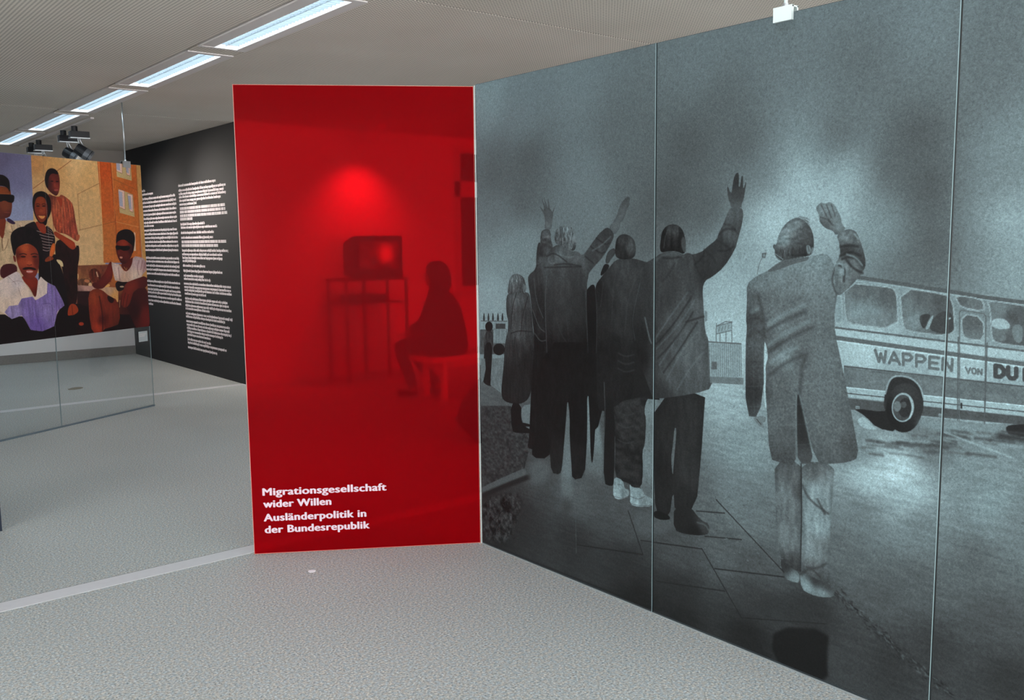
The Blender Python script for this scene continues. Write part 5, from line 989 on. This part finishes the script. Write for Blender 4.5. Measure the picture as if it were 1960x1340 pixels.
# ------------------------------------------------------------------ things behind the red sheet
def furniture():
    r = thing('tv_stand', 'slim grey metal stand with a shelf carrying the television', 'stand', (5.50, 9.42, 0))
    for x, y in ((5.10, 9.2), (5.10, 9.62), (5.90, 9.2), (5.90, 9.62)):
        f = MB(); f.box(x - .014, x + .014, y - .014, y + .014, 0, 1.17); f.build('post', M['stand'], r)
    f = MB(); f.box(5.53, 5.565, 9.56, 9.59, 0, 1.15); f.build('centre_pole', M['stand'], r)
    f = MB(); f.box(5.08, 5.92, 9.18, 9.64, 1.15, 1.175); f.build('top_plate', M['stand'], r, bevel=.003)
    f = MB(); f.box(5.115, 5.885, 9.2, 9.62, 0.88, 0.90); f.build('shelf', M['stand'], r)
    f = MB(); f.box(5.22, 5.66, 9.26, 9.56, 0.905, 0.985); v = f.build('video_player', M['tv'], bevel=.006); tag(v, 'flat black video player on the stand shelf under the television', 'video player')
    f = MB(); f.box(5.26, 5.46, 9.257, 9.2605, 0.935, 0.965); f.build('tape_flap', M['stand'], v)
    f = MB(); f.box(5.50, 5.62, 9.257, 9.2605, 0.94, 0.962); f.build('display', M['wglass'], v)
    r = thing('television', 'bulky black tube television showing a glowing picture on the metal stand', 'television', (5.53, 9.4, 1.176))
    x0, x1, z0, z1, yf, yb = 5.205, 5.865, 1.178, 1.665, 9.2, 9.62
    f = MB(); f.hexa([(x0, yf, z0), (x1, yf, z0), (x1 - .1, yb, z0 + .03), (x0 + .1, yb, z0 + .03), (x0, yf, z1), (x1, yf, z1), (x1 - .1, yb, z1 - .08), (x0 + .1, yb, z1 - .08)]); f.build('housing', M['tv'], r, bevel=.015)
    f = MB(); a, b, c, d = x0 + .075, x1 - .06, z0 + .105, z1 - .06; n = 10
    for j in range(n + 1):
        for i in range(n + 1):
            u, v = i / n, j / n; f.v.append((a + (b - a) * u, yf - 0.006 - 0.012 * (1 - (2 * u - 1) ** 2) * (1 - (2 * v - 1) ** 2), c + (d - c) * v))
    for j in range(n):
        for i in range(n): f.face([j * (n + 1) + i, j * (n + 1) + i + 1, (j + 1) * (n + 1) + i + 1, (j + 1) * (n + 1) + i])
    f.build('screen', M['screen'], r, smooth=True)
    f = MB()
    for bx in ((a - .02, b + .02, c - .02, c), (a - .02, b + .02, d, d + .02), (a - .02, a, c, d), (b, b + .02, c, d)): f.box(bx[0], bx[1], yf - .012, yf - .0005, bx[2], bx[3])
    f.build('bezel', M['tv'], r)
    for k in range(4): f = MB(); f.box(x0 + .1 + k * .05, x0 + .125 + k * .05, yf - .004, yf - .0003, z0 + .03, z0 + .045); f.build('button', M['stand'], r)
    # bench
    r = thing('bench', 'low pale bench with a seated person on its end', 'bench', (5.7, 7.7, 0))
    f = MB(); f.box(5.08, 6.36, 7.48, 7.92, 0.385, 0.44); f.build('seat', M['wood'], r, bevel=.006)
    for x in (5.26, 6.24):
        for y in (7.54, 7.86): f = MB(); f.box(x - .025, x + .025, y - .025, y + .025, 0, 0.385); f.build('leg', M['wood'], r)
    f = MB(); f.box(5.281, 6.219, 7.68, 7.72, 0.30, 0.345); f.build('stretcher', M['wood'], r)
    for x in (5.26, 6.24): f = MB(); f.box(x - .02, x + .02, 7.565, 7.835, 0.30, 0.345); f.build('cross_rail', M['wood'], r)
    # dark wedge cushion
    w = on_floor(np.array(884.), np.array(836.)); x, y = w[0] + .774 * .27, w[1] - .633 * .27
    r = thing('floor_cushion', 'dark upholstered wedge cushion on the floor behind the red panel', 'cushion', (x, y, 0))
    ux, uy = math.cos(YAW), -math.sin(YAW); vx, vy = -uy, ux; f = MB()
    P = lambda a, b, z: (x + ux * a + vx * b, y + uy * a + vy * b, z)
    prof = [(-.12, 0.0), (-.30, .20), (-.27, .27), (-.02, .56), (.30, .60), (.38, .02)]
    for b in (-.28, .28): f.v += [P(p[0], b, p[1]) for p in prof]
    n = len(prof); f.face(list(range(n))); f.face([n + i for i in range(n)][::-1])
    for i in range(n): f.face([i, (i + 1) % n, n + (i + 1) % n, n + i])
    f.build('cover', M['cushion'], r, bevel=.02)
    for b in (-.285, .285):
        f = MB()
        for i in range(n - 1): f.tube(P(prof[i][0], b, max(.01, prof[i][1])), P(prof[i + 1][0], b, max(.01, prof[i + 1][1])), .006, n=6)
        f.build('piping', M['coat'], r)

def skin_part(name, pts, edges, m, parent, root=0, lv=2):
    me = bpy.data.meshes.new(name); me.from_pydata([p[:3] for p in pts], edges, [])
    o = bpy.data.objects.new(name, me); col.objects.link(o)
    s = o.modifiers.new('s', 'SKIN'); s.use_smooth_shade = True
    for i, p in enumerate(pts):
        sv = me.skin_vertices[0].data[i]; rr = p[3]; sv.radius = rr if isinstance(rr, tuple) else (rr, rr); sv.use_root = (i == root)
    u = o.modifiers.new('u', 'SUBSURF'); u.levels = lv; u.render_levels = lv
    bpy.context.view_layer.update()
    dg = bpy.context.evaluated_depsgraph_get()
    me2 = bpy.data.meshes.new_from_object(o.evaluated_get(dg)); bpy.data.objects.remove(o)
    me2.materials.clear(); me2.materials.append(m); me2.polygons.foreach_set('use_smooth', [True] * len(me2.polygons))
    o = bpy.data.objects.new(name, me2); col.objects.link(o); put(o, parent); return o
def person():
    bx, by = 5.38, 7.70; fx, fy = -.62, .785; lx, ly = -fy, fx
    G = lambda a, b, z, r: (bx + fx * a + lx * b, by + fy * a + ly * b, z, r)
    r = thing('person', 'person in dark coat and trousers sitting on the bench with hands on the lap', 'person', (bx, by, 0))
    V = []; E = []
    def add(a, b, z, rad, p=None):
        V.append(G(a, b, z, rad)); i = len(V) - 1
        if p is not None: E.append((p, i))
        return i
    pel = add(0, 0, .585, .12); sp = add(.01, 0, .73, .13, pel); ch = add(.02, 0, .90, .14, sp); uc = add(.04, 0, 1.02, .10, ch); nk = add(.065, 0, 1.10, .06, uc)
    jw = add(.09, 0, 1.155, .07, nk); hd = add(.095, 0, 1.235, .094, jw); tp = add(.085, 0, 1.325, .075, hd)
    add(.195, 0, 1.22, .017, hd)
    for s in (1, -1): add(.08, s * .10, 1.225, .02, hd)
    for s, an in ((1, .30), (-1, .10)):
        hp = add(.03, s * .09, .55, .085, pel); kn = add(.46, s * .10, .545, .062, hp); ak = add(an, s * .10, .10, .042, kn); he = add(an + .02, s * .10, .045, .036, ak); add(an + .17, s * .105, .034, .028, he)
        sh = add(.03, s * .16, .99, .05, uc); el = add(.09, s * .25, .77, .04, sh); wr_ = add(.30, s * .16, .665, .031, el); pm = add(.365, s * .135, .655, .033, wr_)
        for j, (da, db, ln) in enumerate(((.03, .028, .06), (.035, .010, .07), (.035, -.010, .065), (.028, -.028, .05))):
            k1 = add(.365 + da, s * (.135 + db), .652, .010, pm); k2 = add(.365 + da + ln * .5, s * (.135 + db), .642, .009, k1); add(.365 + da + ln * .9, s * (.135 + db), .628, .008, k2)
        t1 = add(.355, s * (.135 - .042), .652, .011, pm); add(.395, s * (.135 - .058), .64, .009, t1)
    skin_part('body', V, E, M['skin'], r)
    def loft(name, rings, m, n=24):
        f = MB()
        for (z, ac, ra, rb) in rings:
            for k in range(n):
                th = 2 * math.pi * k / n; f.v.append(G(ac + ra * math.cos(th), rb * math.sin(th), z + .006 * math.sin(5 * th), 0)[:3])
        for j in range(len(rings) - 1):
            for k in range(n): f.face([j * n + k, j * n + (k + 1) % n, (j + 1) * n + (k + 1) % n, (j + 1) * n + k])
        f.face(list(range(n))); f.face([(len(rings) - 1) * n + k for k in range(n)])
        return f.build(name, m, r, smooth=True)
    loft('coat', [(.45, .0, .22, .23), (.52, -.01, .24, .255), (.64, -.015, .225, .255), (.78, -.01, .20, .24), (.92, .0, .18, .23), (1.0, .02, .155, .205), (1.06, .035, .12, .15), (1.11, .05, .09, .10), (1.16, .055, .085, .09)], M['coat'])
    for s in (1, -1):
        V, E = [], []; d0 = add(.02, s * .10, 1.0, .12); d = add(.03, s * .185, .985, .11, d0); e = add(.10, s * .26, .77, .092, d); add(.30, s * .165, .685, .06, e); skin_part('sleeve', V, E, M['coat'], r)
    for s, an in ((1, .30), (-1, .10)):
        V, E = [], []; h = add(.05, s * .09, .548, .095); k = add(.465, s * .10, .545, .08, h); m_ = add((an + .46) / 2, s * .10, .32, .066, k); add(an, s * .10, .085, .055, m_); skin_part('trouser_leg', V, E, M['trousers'], r)
        V, E = [], []; h = add(an - .045, s * .10, .046, .040); k = add(an + .06, s * .10, .048, .045, h); add(an + .19, s * .105, .036, .032, k); skin_part('shoe', V, E, M['shoe'], r)
    loft('hair', [(1.10, .0, .06, .09), (1.14, .015, .10, .115), (1.20, .03, .118, .122), (1.26, .042, .125, .124), (1.31, .05, .122, .118), (1.35, .055, .105, .10), (1.38, .058, .07, .066), (1.392, .06, .025, .025)], M['hair'])
    for s in (1, -1):
        e = bpy.data.meshes.new('eye'); bm = bmesh.new(); bmesh.ops.create_uvsphere(bm, u_segments=10, v_segments=8, radius=.011); bm.to_mesh(e); bm.free(); e.materials.append(M['hair'])
        o = bpy.data.objects.new('eye', e); g_ = G(.18, s * .034, 1.25, 0); o.location = g_[:3]; col.objects.link(o); put(o, r)
    f = MB(); g1, g2 = G(.165, -.024, 1.16, 0)[:3], G(.165, .024, 1.16, 0)[:3]; f.tube(g1, g2, .006, n=6); f.build('mouth', M['lip'], r)
furniture(); person()

# ------------------------------------------------------------------ small things on the floor
def blob(name, px, py, rx, ry, h, m, label, cat, seed):
    c = on_floor(np.array(float(px)), np.array(float(py))); f = MB(); rs = random.Random(seed); n = 16
    ux, uy = math.cos(YAW), -math.sin(YAW)
    P = lambda a, b, z: (c[0] + ux * a - uy * b, c[1] + uy * a + ux * b, z)
    ring = [(math.cos(2 * math.pi * k / n) * rx * rs.uniform(.8, 1.1), math.sin(2 * math.pi * k / n) * ry * rs.uniform(.8, 1.1)) for k in range(n)]
    f.v += [P(a, b, 0.0004) for a, b in ring] + [P(a * .96, b * .96, h * rs.uniform(.5, 1.2)) for a, b in ring] + [P(0, 0, h)]
    for k in range(n): f.face([k, (k + 1) % n, n + (k + 1) % n, n + k]); f.face([n + k, n + (k + 1) % n, 2 * n])
    f.face(list(range(n))[::-1]); tag(f.build(name, m), label, cat)
blob('paper_scrap', 597.5, 1094, .019, .018, .004, M['paper'], 'tiny white scrap of paper on the floor before the red panel', 'paper', 4)
blob('floor_stain', 145, 743.5, .085, .11, .0012, M['stain'], 'small brown stain on the floor under the colour photograph', 'stain', 8)
# the dark partition whose edge just enters at the left
q = on_floor(np.array(2.2), np.array(1014.)); f = MB(); f.box(q[0] - 1.2, q[0], q[1] - .03, q[1], 0, 2.37)
tag(f.build('partition_panel', M['navy']), 'dark blue partition panel, only its edge showing beside the floor strip', 'panel')
